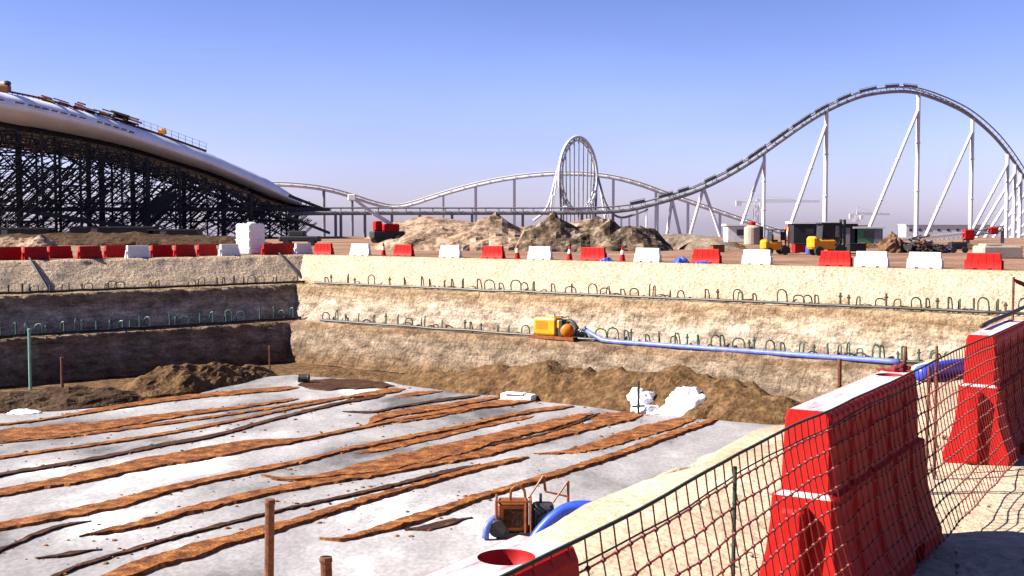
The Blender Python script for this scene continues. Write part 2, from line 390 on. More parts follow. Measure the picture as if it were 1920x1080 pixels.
# ------------------------------------------------------------------ concrete slab
SZ = ZF
outline = [(-330,800),(0,776),(110,771),(200,763),(300,751),(368,741),(420,716),(480,708),(560,702),(640,706),(720,714),(800,727),(860,737),(940,742),(1005,752),(1100,762),(1180,774),(1260,778),(1340,784),(1420,790),(1500,800)]
pts = [at_z(x, y, SZ) for x, y in outline]
inner = [rowpt(s, 17.7) for s in (62, 50, 40, 30, 20, 8, -4)]
poly = [Vector((p.x, p.y)) for p in pts] + [Vector((p.x, p.y)) for p in inner if p.y < 62] + [Vector((-60, 10))]
bm = bmesh.new(); vv = [bm.verts.new((p.x, p.y, SZ)) for p in poly]; f = bm.faces.new(vv)
ex = bmesh.ops.extrude_face_region(bm, geom=[f]); bmesh.ops.translate(bm, vec=(0,0,-.2), verts=[v for v in ex['geom'] if isinstance(v, bmesh.types.BMVert)])
bmesh.ops.recalc_face_normals(bm, faces=bm.faces)
me = bpy.data.meshes.new('concrete_slab'); bm.to_mesh(me); bm.free(); me.materials.append(M['slab'])
so_ = bpy.data.objects.new('concrete_slab', me); COL.objects.link(so_); tag(so_, kind='structure')
# ------------------------------------------------------------------ strips on the slab (image polylines with half heights, laid on the slab plane)
CRUMB = []
def strip(pl, h, label, m='strip', seed=0):
    ctr = []
    for x, y, t in pl:
        a = at_z(x, y-t, SZ); b_ = at_z(x, y+t, SZ); ctr.append((a, b_))
    cpl = catmull([(c[0]+c[1])/2 for c in ctr], .25); CRUMB.append((cpl, h))
    # widths along the path
    import bisect
    cum = [0]
    for a, b_ in zip(ctr, ctr[1:]): cum.append(cum[-1]+(((a[0]+a[1])-(b_[0]+b_[1]))/2).length)
    cc = [0]
    for a, b_ in zip(cpl, cpl[1:]): cc.append(cc[-1]+(a-b_).length)
    sc_ = cum[-1]/cc[-1]; vs = []; NS = 9
    for k, p in enumerate(cpl):
        s = cc[k]*sc_; i = max(0, min(len(cum)-2, bisect.bisect(cum, s)-1)); t = (s-cum[i])/max(1e-6, cum[i+1]-cum[i])
        wa = (ctr[i][1]-ctr[i][0]); wb = (ctr[i+1][1]-ctr[i+1][0]); wd = wa.lerp(wb, t)
        end = min(1, min(cc[k], cc[-1]-cc[k])/.8)
        jit = 1+.22*fnoise(p.x*.9+seed, p.y*.9, seed)
        wd *= jit*(.25+.75*end)
        side = .18*fnoise(p.x*.5, p.y*.5, seed+5.)
        for j in range(NS):
            v = -1+2*j/(NS-1)
            q = p+wd*.5*(v+side*.5)+Vector((.09*fnoise(p.x*3, p.y*3, j+seed)+.05*fnoise(p.x*9, p.y*9, j), .16*fnoise(p.x*3+9, p.y*3, j+seed)+.08*fnoise(p.x*9, p.y*9+4, j), 0))
            hh = h*(.2+.8*((v+1)/2)**.8)*(.5+.5*end)*(1+.45*fnoise(q.x*1.3, q.y*1.3, seed))
            if j == NS-1: q -= wd*.5*(2/(NS-1))*.8
            vs.append((q.x, q.y, SZ+(-.02 if j in (0, NS-1) else max(hh, .01))))
    m_ = len(cpl); mb = MB()
    mb.add(vs, [(k*NS+j, k*NS+j+1, (k+1)*NS+j+1, (k+1)*NS+j) for k in range(m_-1) for j in range(NS-1)])
    c0 = cpl[m_//2]
    o = mesh_at(mb, 'dirt_strip', M[m], (c0.x, c0.y, SZ), smooth=False, fixn=False)
    tag(o, label, 'strip', 'rust brown strips laid across the slab'); return o
H = .085
strip([(-60,803,3),(80,788,3),(180,770,5),(330,748,6),(460,735,6),(560,727,5)], H, 'rust strip nearest the dark left bank, along the upper edge of the slab', seed=1)
strip([(-60,826,15),(60,813,14),(160,803,13),(250,790,10),(330,779,7),(460,763,4),(560,748,4)], H, 'broad rust brown strip with frayed tail, second from the left bank', seed=2)
strip([(-60,834,4),(40,826,4),(150,815,4),(290,797,4),(420,779,3),(560,757,3),(640,746,3)], H*.8, 'thin rust strip hugging the lower edge of the broad strip by the left bank', seed=3)
strip([(560,722,8),(620,722,14),(690,721,10),(740,724,4)], H*1.2, 'dark brown heap of strips piled at the far left end of the slab', 'stripdark', seed=4)
strip([(-60,868,4),(60,850,4),(180,834,4),(300,815,4),(420,793,4),(520,772,3),(640,747,4),(760,730,7)], H, 'long narrow rust strip ending in a wider orange tip at the far edge', seed=5)
strip([(-60,902,5),(40,884,5),(160,864,5),(300,836,5),(400,818,5),(520,785,4),(640,756,4),(720,742,5)], H, 'long dark narrow strip crossing from the left frame edge beneath the narrow rust one', 'stripdark', seed=6)
strip([(380,822,3),(410,814,4),(448,808,3)], H*.6, 'short dark scrap lying beside the long dark narrow strip', 'stripdark', seed=7)
strip([(740,743,3),(780,739,5),(830,734,3)], H*.8, 'short orange strip on the far edge right of the wider orange tip', seed=8)
strip([(642,772,3),(700,773,3),(740,765,3),(820,752,4),(900,742,3)], H, 'thin hooked strip starting flat in the white patch of the slab', 'stripdark', seed=9)
strip([(690,800,6),(700,788,9),(740,777,8),(820,765,7),(900,751,5),(945,744,4)], H, 'orange strip with a knotted bend at its near end', seed=10)
strip([(730,792,7),(800,781,8),(880,766,8),(960,751,5)], H*.9, 'rust strip side by side with the knotted orange one', seed=11)
strip([(-60,938,10),(0,925,10),(120,903,12),(250,876,14),(360,855,15),(470,836,13),(560,826,5),(660,806,4),(760,786,4),(880,767,5),(1005,751,5)], H*1.3, 'long strip with a broad reddish brown left half tapering toward the white box', seed=12)
strip([(-60,1000,10),(0,989,10),(120,966,12),(230,943,13),(330,915,9),(450,889,7),(560,867,6),(660,842,5),(760,822,6),(860,802,5),(980,775,5),(1075,762,5)], H*1.3, 'long dark edged strip running from the left frame edge under the middle of the slab', 'strip', seed=13)
strip([(665,851,4),(730,838,8),(830,816,8),(930,794,5),(1000,781,3)], H*.7, 'flat orange strip between two dark edged strips right of the slab middle', seed=14)
strip([(490,891,4),(530,899,4),(600,894,6),(680,880,14),(780,860,19),(880,836,16),(960,814,12),(1040,796,12),(1110,776,6)], H*1.2, 'widest orange brown strip with a hooked near end', seed=15)
strip([(900,838,3),(960,828,3),(1030,812,3),(1090,790,3),(1125,775,3)], H, 'thin dark ribbon beside the widest orange strip', 'stripdark', seed=16)
strip([(150,1006,4),(260,984,10),(380,952,10),(480,928,10),(580,908,9),(700,890,8),(800,872,7),(900,852,10),(1000,826,11),(1100,802,10),(1205,778,8)], H*1.3, 'long rust strip from the pointed near tip up to the white plastic heap', seed=17)
strip([(1100,785,6),(1140,780,7),(1200,775,5)], H*.8, 'short broad rust strip near the white plastic sheet', seed=18)
strip([(60,1100,5),(140,1066,5),(240,1034,5),(360,1000,5),(460,974,4),(560,950,4),(700,920,5),(820,890,5),(900,872,5)], H, 'narrow dark strip passing behind the tall rusty pole', 'stripdark', seed=19)
strip([(150,1110,16),(260,1066,18),(360,1036,18),(470,1003,14),(560,978,10),(680,940,8),(800,906,6),(900,878,6),(990,858,6)], H*1.5, 'heavy rust strip crossing behind the base of the tall rusty pole', seed=20)
strip([(-40,1050,5),(20,1024,5),(80,998,6),(130,984,5),(170,978,3)], H, 'short dark strip at the left frame edge below the long strips', 'stripdark', seed=21)
strip([(68,1048,4),(110,1043,6),(150,1036,6),(190,1031,3)], H, 'small ragged brown scrap alone at lower left of the slab', 'stripdark', seed=22)
strip([(600,1011,5),(640,1012,5),(690,1000,7),(760,980,13),(830,958,11),(900,933,8),(980,909,8),(1080,878,8),(1180,845,8),(1270,812,8),(1345,787,5)], H*1.5, 'long dark strip closest to the small brown pump, its near end bent', 'strip', seed=23)
strip([(760,994,5),(810,988,9),(850,978,7),(885,971,3)], H*.8, 'short dark patch beside the strip closest to the brown pump', 'stripdark', seed=24)
strip([(1000,851,3),(1060,848,5),(1130,833,13),(1200,812,15),(1260,796,12),(1310,782,6)], H*.8, 'flat orange strip widening toward the white sheet heap at right', seed=25)
cr_ = MB(); crr = random.Random(77)
for cpl, h_ in CRUMB:
    for _ in range(int(len(cpl)*.8)):
        p = crr.choice(cpl); r = crr.choice((.02,.03,.04,.07))*crr.uniform(.6,1.4)
        x = p.x+crr.gauss(0, .5); y = p.y+crr.gauss(0, .8); a0 = crr.random()*6; vs = []
        for dz, k in ((-.2,1),(.25,.9),(.5,.4)):
            for t in range(5): vs.append((x+r*k*1.3*math.cos(a0+t*1.257)*crr.uniform(.6,1.3), y+r*k*1.5*math.sin(a0+t*1.257)*crr.uniform(.6,1.3), SZ+.012+dz*r))
        cr_.add(vs, [(i, (i+1)%5, 5+(i+1)%5, 5+i) for i in range(5)]+[(5+i, 5+(i+1)%5, 10+(i+1)%5, 10+i) for i in range(5)]+[(10,11,12,13,14)])
tag(cr_.build('dirt_crumbs', M['strip'], fixn=False), 'small rust brown crumbs scattered over the slab around the strips', 'crumbs', kind='stuff')
# ------------------------------------------------------------------ mounds
def ridge(name, label, cat, path, m, seed, zb, rough=.25, nv=26, step=.35, group=None, pw=1.4, frac=.9, dig=.25):
    """path: (x, y, height, halfwidth) stations"""
    st_ = [Vector((p[0], p[1], 0)) for p in path]; hs = [Vector((p[2], p[3], 0)) for p in path]
    out = []; 
    for i in range(len(st_)-1):
        n = max(2, int((st_[i+1]-st_[i]).length/step))
        for k in range(n): t = k/n; t2 = t*t*(3-2*t); out.append((st_[i].lerp(st_[i+1], t), hs[i].lerp(hs[i+1], t2)))
    out.append((st_[-1], hs[-1])); vs = []; L_ = len(out)
    for k, (p, hw) in enumerate(out):
        d = (out[min(k+1, L_-1)][0]-out[max(k-1, 0)][0]).normalized(); nn = Vector((-d.y, d.x, 0))
        for j in range(nv+1):
            v = -1+2*j/nv
            q = p+nn*v*hw.y*(1+.25*fnoise(p.x*.4, p.y*.4, seed+v))
            base = max(0, 1-abs(v)**pw)
            z = hw.x*base*(1+rough*fnoise(q.x*frac*.5, q.y*frac*.5, seed, 3))
            z += rough*.55*hw.x**.6*abs(fnoise(q.x*frac*1.6, q.y*frac*1.6, seed+3, 5))*min(1, base*3)*1.2
            if j in (0, nv) or k in (0, L_-1): z = -dig
            vs.append((q.x, q.y, zb+z))
    mb = MB(); mb.add(vs, [(k*(nv+1)+j, k*(nv+1)+j+1, (k+1)*(nv+1)+j+1, (k+1)*(nv+1)+j) for k in range(L_-1) for j in range(nv)])
    c0 = out[L_//2][0]
    o = mesh_at(mb, name, m, (c0.x, c0.y, zb), smooth=False)
    return tag(o, label, cat, group)
def fl(x, y): p = at_z(x, y, ZF); return p.x, p.y
def flr(items, h=1): return [(*fl(x, y), a*h, b_) for x, y, a, b_ in items]
ridge('soil_bank', 'long rough bank of damp brown soil along the foot of the sunlit wall', 'soil bank',
      flr([(520,698,.1,.8),(620,703,.45,1.4),(740,711,.5,1.7),(850,722,.9,2.0),(940,731,1.5,2.4),(1030,740,2.0,2.6),(1120,748,1.7,2.6),(1200,757,1.8,2.7),(1290,764,2.15,2.8),(1380,774,1.9,2.8),(1450,784,1.2,2.4),(1540,792,.5,1.6)]), M['dirt'], 3, ZF-.1, rough=.3)
ridge('soil_heap', 'dark brown soil heap at the foot of the shaded left wall', 'soil heap',
      flr([(225,742,.2,1),(270,736,1.0,2.2),(320,729,1.7,2.6),(370,722,1.35,2.3),(420,714,1.0,1.8),(465,706,.9,1.4),(515,700,.3,.9)]), M['dirt'], 8, ZF-.1, rough=.35)
ridge('soil_heap', 'low dark bank of wet soil edging the slab at far left', 'soil heap',
      flr([(-120,772,.3,1.5),(-20,762,.8,2.2),(60,758,.9,2.4),(130,756,1.0,2.4),(200,752,.9,2.0),(260,745,.5,1.4)]), M['darkdirt'], 12, ZF-.1, rough=.35)
def up(x, y, z=ZR): p = at_z(x, y, z); return p.x, p.y
def upr(items): return [(*up(x, y), a, b_) for x, y, a, b_ in items]
ridge('spoil_heap', 'tall pale tan spoil heap with the highest peak behind the barriers', 'spoil heap',
      upr([(690,467,.2,2),(740,467,1.2,3.5),(800,467,1.7,4.5),(850,467,2.0,5),(895,467,2.5,5.5),(930,467,2.75,6),(965,467,2.2,6),(1000,467,1.9,5),(1040,467,1.0,4),(1080,467,.2,2)]), M['tan'], 21, ZR, rough=.42, step=.5, nv=34, frac=.6)
ridge('spoil_heap', 'dark cloddy brown spoil heap right of the tan peak', 'spoil heap',
      upr([(960,469,.3,2),(995,469,2.3,4),(1040,469,2.3,4.6),(1085,469,2.5,4.6),(1130,469,2.35,4.6),(1180,469,2.1,4.4),(1225,469,1.6,3.8),(1265,469,.3,2)]), M['brown'], 25, ZR, rough=.55, step=.45, nv=34, frac=.8)
ridge('spoil_heap', 'smooth low grey brown spoil heap at the right end of the row', 'spoil heap',
      upr([(1190,466,.3,2),(1240,466,1.4,4),(1290,466,1.5,4.2),(1330,467,1.1,3.4),(1365,469,.1,1.6)]), M['greysoil'], 29, ZR, rough=.16, step=.5, frac=.5)
ridge('spoil_heap', 'light sandy mound far back beneath the elevated track', 'spoil heap',
      [(*up(x, 447), a, b_) for x, a, b_ in ((680,.3,5),(740,2.6,9),(800,3.6,12),(850,3.0,12),(920,2.6,12),(1000,1.8,10),(1120,2.9,9),(1170,.4,5))], M['tan'], 31, ZR, rough=.2, step=1.5, frac=.3)
ridge('soil_bank', 'long low dark soil bank behind the left barrier row, under the hall', 'soil bank',
      [(*at_z(x, 459, ZR).xy, h_, w_) for x, h_, w_ in ((-260,1.2,3),(-100,1.5,3.5),(40,1.1,3),(120,1.3,3),(240,1.4,3.2),(350,1.1,3),(430,.9,2.5),(520,.2,1.5))], M['darkdirt'], 51, ZR, rough=.3, step=.8)
ridge('rubble_heap', 'tan rubble heap at the left frame edge behind the barriers', 'rubble heap',
      [(*at_z(x, 463, ZR).xy, h_, w_) for x, h_, w_ in ((-30,.2,1),(15,1.1,2),(45,.9,1.8),(80,1.0,1.8),(110,.1,1))], M['tan'], 53, ZR, rough=.5, step=.4, frac=1.2)
# sand spill on the near foot of the slope
for (pl, lab, sd_) in (([(1110,962,.1,.4),(1140,955,.4,.8),(1190,940,.5,.9),(1260,905,.45,.8),(1330,876,.3,.7),(1400,850,.2,.5)], 'pale sand ridge spilled along the slab edge behind the net', 41),
                       ([(1010,1018,.1,.5),(1045,1010,.25,.8),(1085,998,.25,.8),(1120,990,.1,.5)], 'small pale sand bank under the blue hose arch', 43)):
    ridge('sand_bank', lab, 'sand bank', flr(pl), M['sand'], sd_, ZF, rough=.25, step=.2)
# white sheet heaps at the slab's far right
def lump(name, label, cat, c, size, m, seed, n=22, k=9, rough=.3, loc=None, parent=None):
    fold = name == 'plastic_sheet'
    if fold: n, k = 56, 24
    vs = []
    for i in range(k+1):
        a = math.pi/2*i/k
        for j in range(n):
            t = 2*math.pi*j/n; x, y, z = math.cos(t)*math.cos(a), math.sin(t)*math.cos(a), math.sin(a)
            s = 1+rough*fnoise(x*1.6+seed, y*1.6, z*1.6)+rough*.4*fnoise(x*5+seed, y*5, z*5)
            if fold: s += .10-.22*abs(mn.noise(Vector((x*2.2+seed, y*2.2, z*1.6))))-.05*abs(mn.noise(Vector((x*5+seed, y*5, z*2))))-rough*.4*fnoise(x*5+seed, y*5, z*5)
            vs.append((c[0]+x*size[0]*s, c[1]+y*size[1]*s, c[2]-.02+z*size[2]*s))
    mb = MB(); mb.add(vs, [(i*n+j, i*n+(j+1)%n, (i+1)*n+(j+1)%n, (i+1)*n+j) for i in range(k) for j in range(n)]+[tuple(range(n-1,-1,-1))])
    o = mesh_at(mb, name, m, c, smooth=fold); return tag(o, label, cat)
p = fl(1292, 776); lump('plastic_sheet', 'crumpled bright white plastic sheet heap with a low right tail', 'plastic sheet', (p[0], p[1], ZF), (1.45,.9,1.25), M['tarp'], 4)
p = fl(1203, 768); lump('plastic_sheet', 'white plastic bundle behind the short dark post', 'plastic sheet', (p[0], p[1], ZF), (.85,.7,1.15), M['tarp'], 9)
p = fl(1222, 774); lump('plastic_sheet', 'small crumpled white sheet between the two white heaps', 'plastic sheet', (p[0], p[1], ZF), (.8,.5,.4), M['tarp'], 14)
p = fl(1197, 776); mesh_at(MB().bar((p[0], p[1], ZF-.1), (p[0], p[1], ZF+1.75), .07, 8).bar((p[0]-.35, p[1], ZF+.4), (p[0]+.35, p[1], ZF+.42), .05, 6), 'post', M['black'], (p[0], p[1], ZF))
tag(bpy.data.objects['post'], 'short black post standing before the white plastic bundle', 'post')
p = fl(972, 749); tag(mesh_at(MB().cbox((p[0], p[1], ZF+.17), (2.0,.7,.34), -.5, .04).box((p[0]-.2, p[1]-.1, ZF+.38), (1.2,.5,.08), -.45), 'polystyrene_block', M['tarp'], (p[0], p[1], ZF)), 'flat white block lying at the far edge of the slab', 'block')
p = fl(45, 775); lump('plastic_sheet', 'torn pale plastic scrap at the slab corner by the left frame edge', 'plastic sheet', (p[0], p[1], ZF), (.8,.35,.22), M['tarp'], 19)
p = fl(410, 712); lump('rag', 'tiny white rag on the dark soil heap', 'rag', (p[0]-.3, p[1]+1.2, ZF+.75), (.16,.16,.22), M['tarp'], 23)
p = fl(570, 718)
t = thing('bucket', (p[0], p[1], ZF), 'small dark drum lying at the far left end of the slab', 'drum')
MB().lathe((p[0]-.35, p[1], ZF+.3), [(.05,0),(.26,0),(.28,.05),(.26,.1),(.26,.6),(.28,.65),(.26,.7),(.05,.7)], 14, 'x').build('shell', M['black'], t)
MB().lathe((p[0]-.37, p[1], ZF+.3), [(.03,0),(.23,0),(.23,.015),(.03,.015)], 14, 'x').build('lid', M['yellow'], t)
# ------------------------------------------------------------------ posts in the pit and foreground poles
def slope_z(x, y):
    u = (Vector((x, y))-RP).dot(RN); pr = [(RIM_U,0.),(RIM_U+.5,-.06),(RIM_U+4.3,Z1),(RIM_U+4.8,Z1-.04),(RIM_U+9.3,Z2),(RIM_U+9.9,Z2-.04),(RIM_U+16.5,ZF-.08)]
    if u < RIM_U: return G(x, y)
    for (a, za), (b_, zb) in zip(pr, pr[1:]):
        if u <= b_: return za+(zb-za)*(u-a)/(b_-a)
    return ZF
def pole(px, top, Y, r, m, label, name='steel_pole', cat='pole', lean=0):
    a = at_y(px, top, Y); zb = slope_z(a.x, a.y)-.2
    mb = MB(); b_ = (a.x+lean, a.y, zb)
    n = 12
    mb.tube([b_, (a.x+lean*.5, a.y, (a.z+zb)/2), (a.x, a.y, a.z)], r, n)
    mb.lathe((a.x, a.y, a.z-.02), [(r*1.12,-.03),(r*1.15,.0),(r*1.05,.03),(r*.7,.03)], n)
    return tag(mesh_at(mb, name, M[m], (b_[0], b_[1], zb+.2)), label, cat)
pole(506, 938, 14, .058, 'rust', 'tall rusty steel pole rising from the bottom edge in front of the slab', lean=-.06)
pole(611, 1046, 14, .07, 'rust', 'short stub of rusty pole cut by the bottom edge', lean=.05)
def pitpost(px, py, top, r, m, label, cat='post'):
    a = at_z(px, py, ZF); k = (418-top)/F; zt = CZ+k*a.y
    tag(mesh_at(MB().bar((a.x, a.y, ZF-.3), (a.x, a.y, zt), r, 8).lathe((a.x, a.y, zt), [(r*1.3,-.1),(r*1.3,.04),(r*.5,.05)], 8), 'marker_post', M[m], (a.x, a.y, ZF)), label, cat, )
pitpost(57, 727, 618, .09, 'greenpost', 'tall thin green tube post at the foot of the left wall')
pitpost(117, 728, 672, .09, 'rust', 'rusty brown post between the green post and the soil heap')
pitpost(506, 700, 650, .06, 'rust', 'thin rusty post near the inner corner of the pit')
# ------------------------------------------------------------------ wellpoint header pipes
def header(name, label, k_in, zb, side, px0, px1, nr_, m_r, hmin, hmax, r=.085, seed=1):
    rnd = random.Random(seed)
    fpt = far_pt if side == 'far' else left_pt
    pts = []
    N_ = 40
    for i in range(N_+1):
        q = fpt(px0+(px1-px0)*i/N_, k_in+.12*fnoise(i*.35, seed)); pts.append((q.x, q.y, zb+r+.06+.05*fnoise(i*.5, seed+4)))
    mid = pts[N_//2]
    t = thing(name, (mid[0], mid[1], zb), label, 'pipe', 'wellpoint header pipes on the pit benches')
    MB().tube(pts, r, 8).build('pipe', M['header'], t)
    for i in range(nr_):
        if rnd.random() < .08: continue
        s = (i+.5+rnd.uniform(-.38,.38))/nr_
        # even spacing along the wall
        a, b_ = Vector(pts[0]), Vector(pts[-1]); q = a.lerp(b_, s)
        j = min(N_-1, int(s*N_)); q = Vector(pts[j]).lerp(Vector(pts[j+1]), s*N_-j)
        d = (b_-a).normalized(); nn = Vector((-d.y, d.x, 0))
        if nn.dot(Vector((0,1,0))) < 0: nn = -nn
        h = rnd.uniform(hmin, hmax)
        wd = rnd.uniform(.2, .55)*rnd.choice((1,-1)); mb = MB()
        kind = rnd.random()
        if kind < .55:
            e = q+d*wd+nn*.45
            mb.tube(catmull([q, q+Vector((0,0,h*.75)), q+d*wd*.3+nn*.2+Vector((0,0,h)), q+d*wd*.85+nn*.4+Vector((0,0,h*.8)), e+Vector((0,0,.0)), e+Vector((0,0,-.3))], .12), .042, 6)
        elif kind < .85:
            e = q+nn*.35
            mb.bar(q, q+Vector((0,0,h)), .055, 6); mb.tube(catmull([q+Vector((0,0,h)), q+d*wd*.25+nn*.2+Vector((0,0,h*.9)), e+d*wd*.3+Vector((0,0,.1)), e+d*wd*.3-Vector((0,0,.3))], .12), .04, 6)
        else:
            mb.bar(q, q+Vector((0,0,h*1.05)), .06, 6); mb.bar(q+Vector((-.1,0,h*.75)), q+Vector((.1,0,h*.75)), .045, 6)
        mb.build('riser', m_r, t)
    return t
header('wellpoint_header', 'upper dark header pipe with curved risers along the sunlit wall', 3.3, Z1, 'far', 590, 1990, 62, M['hose'], .45, .8, seed=2)
header('wellpoint_header', 'upper dark header pipe along the shaded left wall', 3.3, Z1, 'left', -160, 572, 36, M['hose'], .4, .65, seed=3)
header('wellpoint_header', 'lower header pipe with pale green risers along the sunlit wall', 5.85, Z2, 'far', 600, 1840, 58, M['greenhose'], .45, .8, seed=4)
header('wellpoint_header', 'lower header pipe with dark green risers along the shaded left wall', 5.85, Z2, 'left', -160, 580, 34, M['greenhose'], .5, .95, seed=5)
# black hoses lying down the slope at the corner
for (pl, lab) in (([(523,478),(545,502),(568,522)], 'black hose running down the upper slope at the pit corner'), ([(55,488),(72,505),(88,524),(70,528)], 'black hose dropping down the left slope near the frame edge')):
    q = []
    for i, (x, y) in enumerate(pl):
        r_ = [.05, 1.5, 2.8, 2.9][i]; a = left_pt(x, r_); q.append((a.x, a.y, ZR+(Z1-ZR)*max(0, (r_-.25)/2.6)+.16))
    tag(mesh_at(MB().tube(catmull(q, .3), .07, 8), 'hose', M['black'], q[1], smooth=True), lab, 'hose')
# ------------------------------------------------------------------ water barriers
def make_barrier(name, L_, body_m, top_m, hole_m, loc=(0,0,0)):
    root = thing(name, (0,0,0), 'x', 'barrier')
    HB = .95
    prof = [(0,.235),(.085,.235),(.10,.228),(.20,.19),(.32,.16),(.46,.143),(.575,.140),(.590,.114),(.80,.109),(.915,.104),(.945,.092),(HB,.08)]
    ends = lambda z: L_/2-(.0 if z < .1 else .055*min(1, (z-.1)/.85))-(.045 if z > .58 else 0)
    xs = [-1, -.985]
    gro = [-.62,-.22,.22,.62]
    for g in gro: xs += [g-.045, g-.03, g+.03, g+.045]
    fork = [(-.52,-.30),(.30,.52)]
    for a, b_ in fork: xs += [a, a+.002, b_-.002, b_]
    xs += [.985, 1]; xs = sorted(set(xs))
    mb = MB(); vs = []; n = len(prof)
    for x in xs:
        loop = []
        for z, w_ in prof:
            ww = w_
            for g in gro:
                if abs(x-g) < .035 and .12 < z < .9: ww -= .014
            for a, b_ in fork:
                if a+.001 < x < b_-.001 and z < .09: ww -= .1
            if abs(x) == 1: ww -= .012
            loop.append((x*ends(z), ww, z))
        vs += [(a, -b_, c) for a, b_, c in loop] + [(a, b_, c) for a, b_, c in reversed(loop)]
    m_ = 2*n
    fs = []
    for k in range(len(xs)-1):
        for i in range(m_):
            if i == n-1: continue            # top handled with the fill hole
            fs.append((k*m_+i, (k+1)*m_+i, (k+1)*m_+(i+1)%m_, k*m_+(i+1)%m_))
    for e_ in (0, (len(xs)-1)*m_):
        for i in range(n-1): fs.append((e_+i, e_+i+1, e_+m_-2-i, e_+m_-1-i))
    li_ = [i for i, (z, _) in enumerate(prof) if abs(z-.575) < 1e-6][0]
    top_ids = {li_, m_-2-li_}
    k0 = [f_ for f_ in fs if len(f_) == 4 and min(vs[q][2] for q in f_) > .574 and max(vs[q][2] for q in f_) < .591 and len({round(vs[q][1] > 0) for q in f_}) == 2]
    k0s = set(k0)
    mb.add(vs, [f_ for f_ in fs if f_ not in k0s], 0); mb.add(vs, k0, 1)  # end ledge takes the pale slot: its lit highlight is painted in
    # top with round hole
    hx, hy, rh, nn = ends(HB), .08, .072, 32
    cxh = L_*.5-.29
    tv = []
    angs = sorted([2*math.pi*i/28 for i in range(28)]+[math.atan2(y_, x_) % (2*math.pi) for x_, y_ in ((hx-cxh,hy),(hx-cxh,-hy),(-hx-cxh,hy),(-hx-cxh,-hy))])
    for t in angs:
        c_, s_ = math.cos(t), math.sin(t)
        k = 1e9
        if abs(c_) > 1e-6: k = min(k, ((hx-cxh) if c_ > 0 else (hx+cxh))/abs(c_))
        if abs(s_) > 1e-6: k = min(k, hy/abs(s_))
        tv.append((cxh+c_*k, s_*k, HB))
    tv += [(cxh+rh*math.cos(t), rh*math.sin(t), HB) for t in angs]
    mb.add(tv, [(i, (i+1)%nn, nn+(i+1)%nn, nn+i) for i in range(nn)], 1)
    hv = [(cxh+rr*math.cos(2*math.pi*i/nn), rr*math.sin(2*math.pi*i/nn), z) for rr, z in ((rh, HB), (rh*.96, HB-.07), (rh*.3, HB-.075)) for i in range(nn)]
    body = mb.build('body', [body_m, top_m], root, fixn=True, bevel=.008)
    hb = MB(); hb.add(hv, [(k*nn+i, k*nn+(i+1)%nn, (k+1)*nn+(i+1)%nn, (k+1)*nn+i) for k in range(2) for i in range(nn)]+[tuple(range(2*nn, 3*nn))])
    hb.build('fill_hole', hole_m, root, fixn=False, smooth=True)
    for sgn in (-1, 1):
        lb = MB(); x0 = sgn*(L_/2-.045)
        yo = .02
        lb.cbox((x0+sgn*.035, yo, .28), (.13, .115, .52), 0, .02)
        lb.build('end_lug', body_m, root, bevel=.005)
    return root
NB = 1.8
bars = []
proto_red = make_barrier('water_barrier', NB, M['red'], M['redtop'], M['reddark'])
proto_white = make_barrier('water_barrier', 2.0, M['white'], M['white'], M['white'])
proto_farred = make_barrier('water_barrier', 2.0, M['red'], M['red'], M['reddark'])
used = {}
def put(proto, x, y, z, rz, label, group):
    o = copy_tree(proto) if used.get(proto.name) else proto
    used[proto.name] = True
    o.location = (x, y, z); o.rotation_euler.z = rz; tag(o, label, 'barrier', group); return o
ra = math.atan2(RD.y, RD.x)
def near_b(front_s, label, u):
    c = rowpt(front_s+NB/2, u); put(proto_red, c.x, c.y, ROWZ-.01, ra, label, 'red water barriers along the near edge')
near_b(-1.87, 'red water barrier closest to the camera, pale top with round fill hole, at bottom edge', -.02)
near_b(2.16, 'red water barrier with net across its lit end, in the middle of the near row', .055)
near_b(6.22, 'red water barrier cut off by the right frame edge, farther along the near row', .05)
fr = 'red barriers along the pit rim'; fw = 'white barriers along the pit rim'
fa = math.atan2(FD.y, FD.x); la = math.atan2(LD.y, LD.x)
FARB = [
 ('r',607,'bright red barrier at the pit corner right of a white one'),
 ('w',676,'white barrier first on the far rim after the corner red one'),
 ('r',757,'red barrier on the far rim below the red mobile crane'),
 ('w',845,'white barrier on the far rim at the left foot of the tan spoil heap'),
 ('r',925,'red barrier on the far rim straight below the tan heap peak'),
 ('w',1013,'white barrier on the far rim where the tan heap meets the dark one'),
 ('r',1113,'red barrier on the far rim with a blue bag at its right foot'),
 ('w',1215,'white barrier on the far rim between a cone and a blue bag'),
 ('r',1325,'red barrier on the far rim with blue tarpaulin in front of its base'),
 ('w',1420,'white barrier on the far rim in front of the small yellow forklift and silo'),
 ('r',1567,'red barrier on the far rim in front of the larger forklift'),
 ('w',1635,'white barrier touching the right side of a red one below the green cabin'),
 ('w',1735,'white barrier on the far rim in front of the black scrap pile'),
 ('r',1845,'red barrier farthest right on the far rim before the concrete plinth')]
for c_, px, lab in FARB:
    q = far_pt(px, -1.1)
    put(proto_white if c_ == 'w' else proto_farred, q.x, q.y, G(q.x, q.y)-.03, fa+random.uniform(-.06,.06), lab, fw if c_ == 'w' else fr)
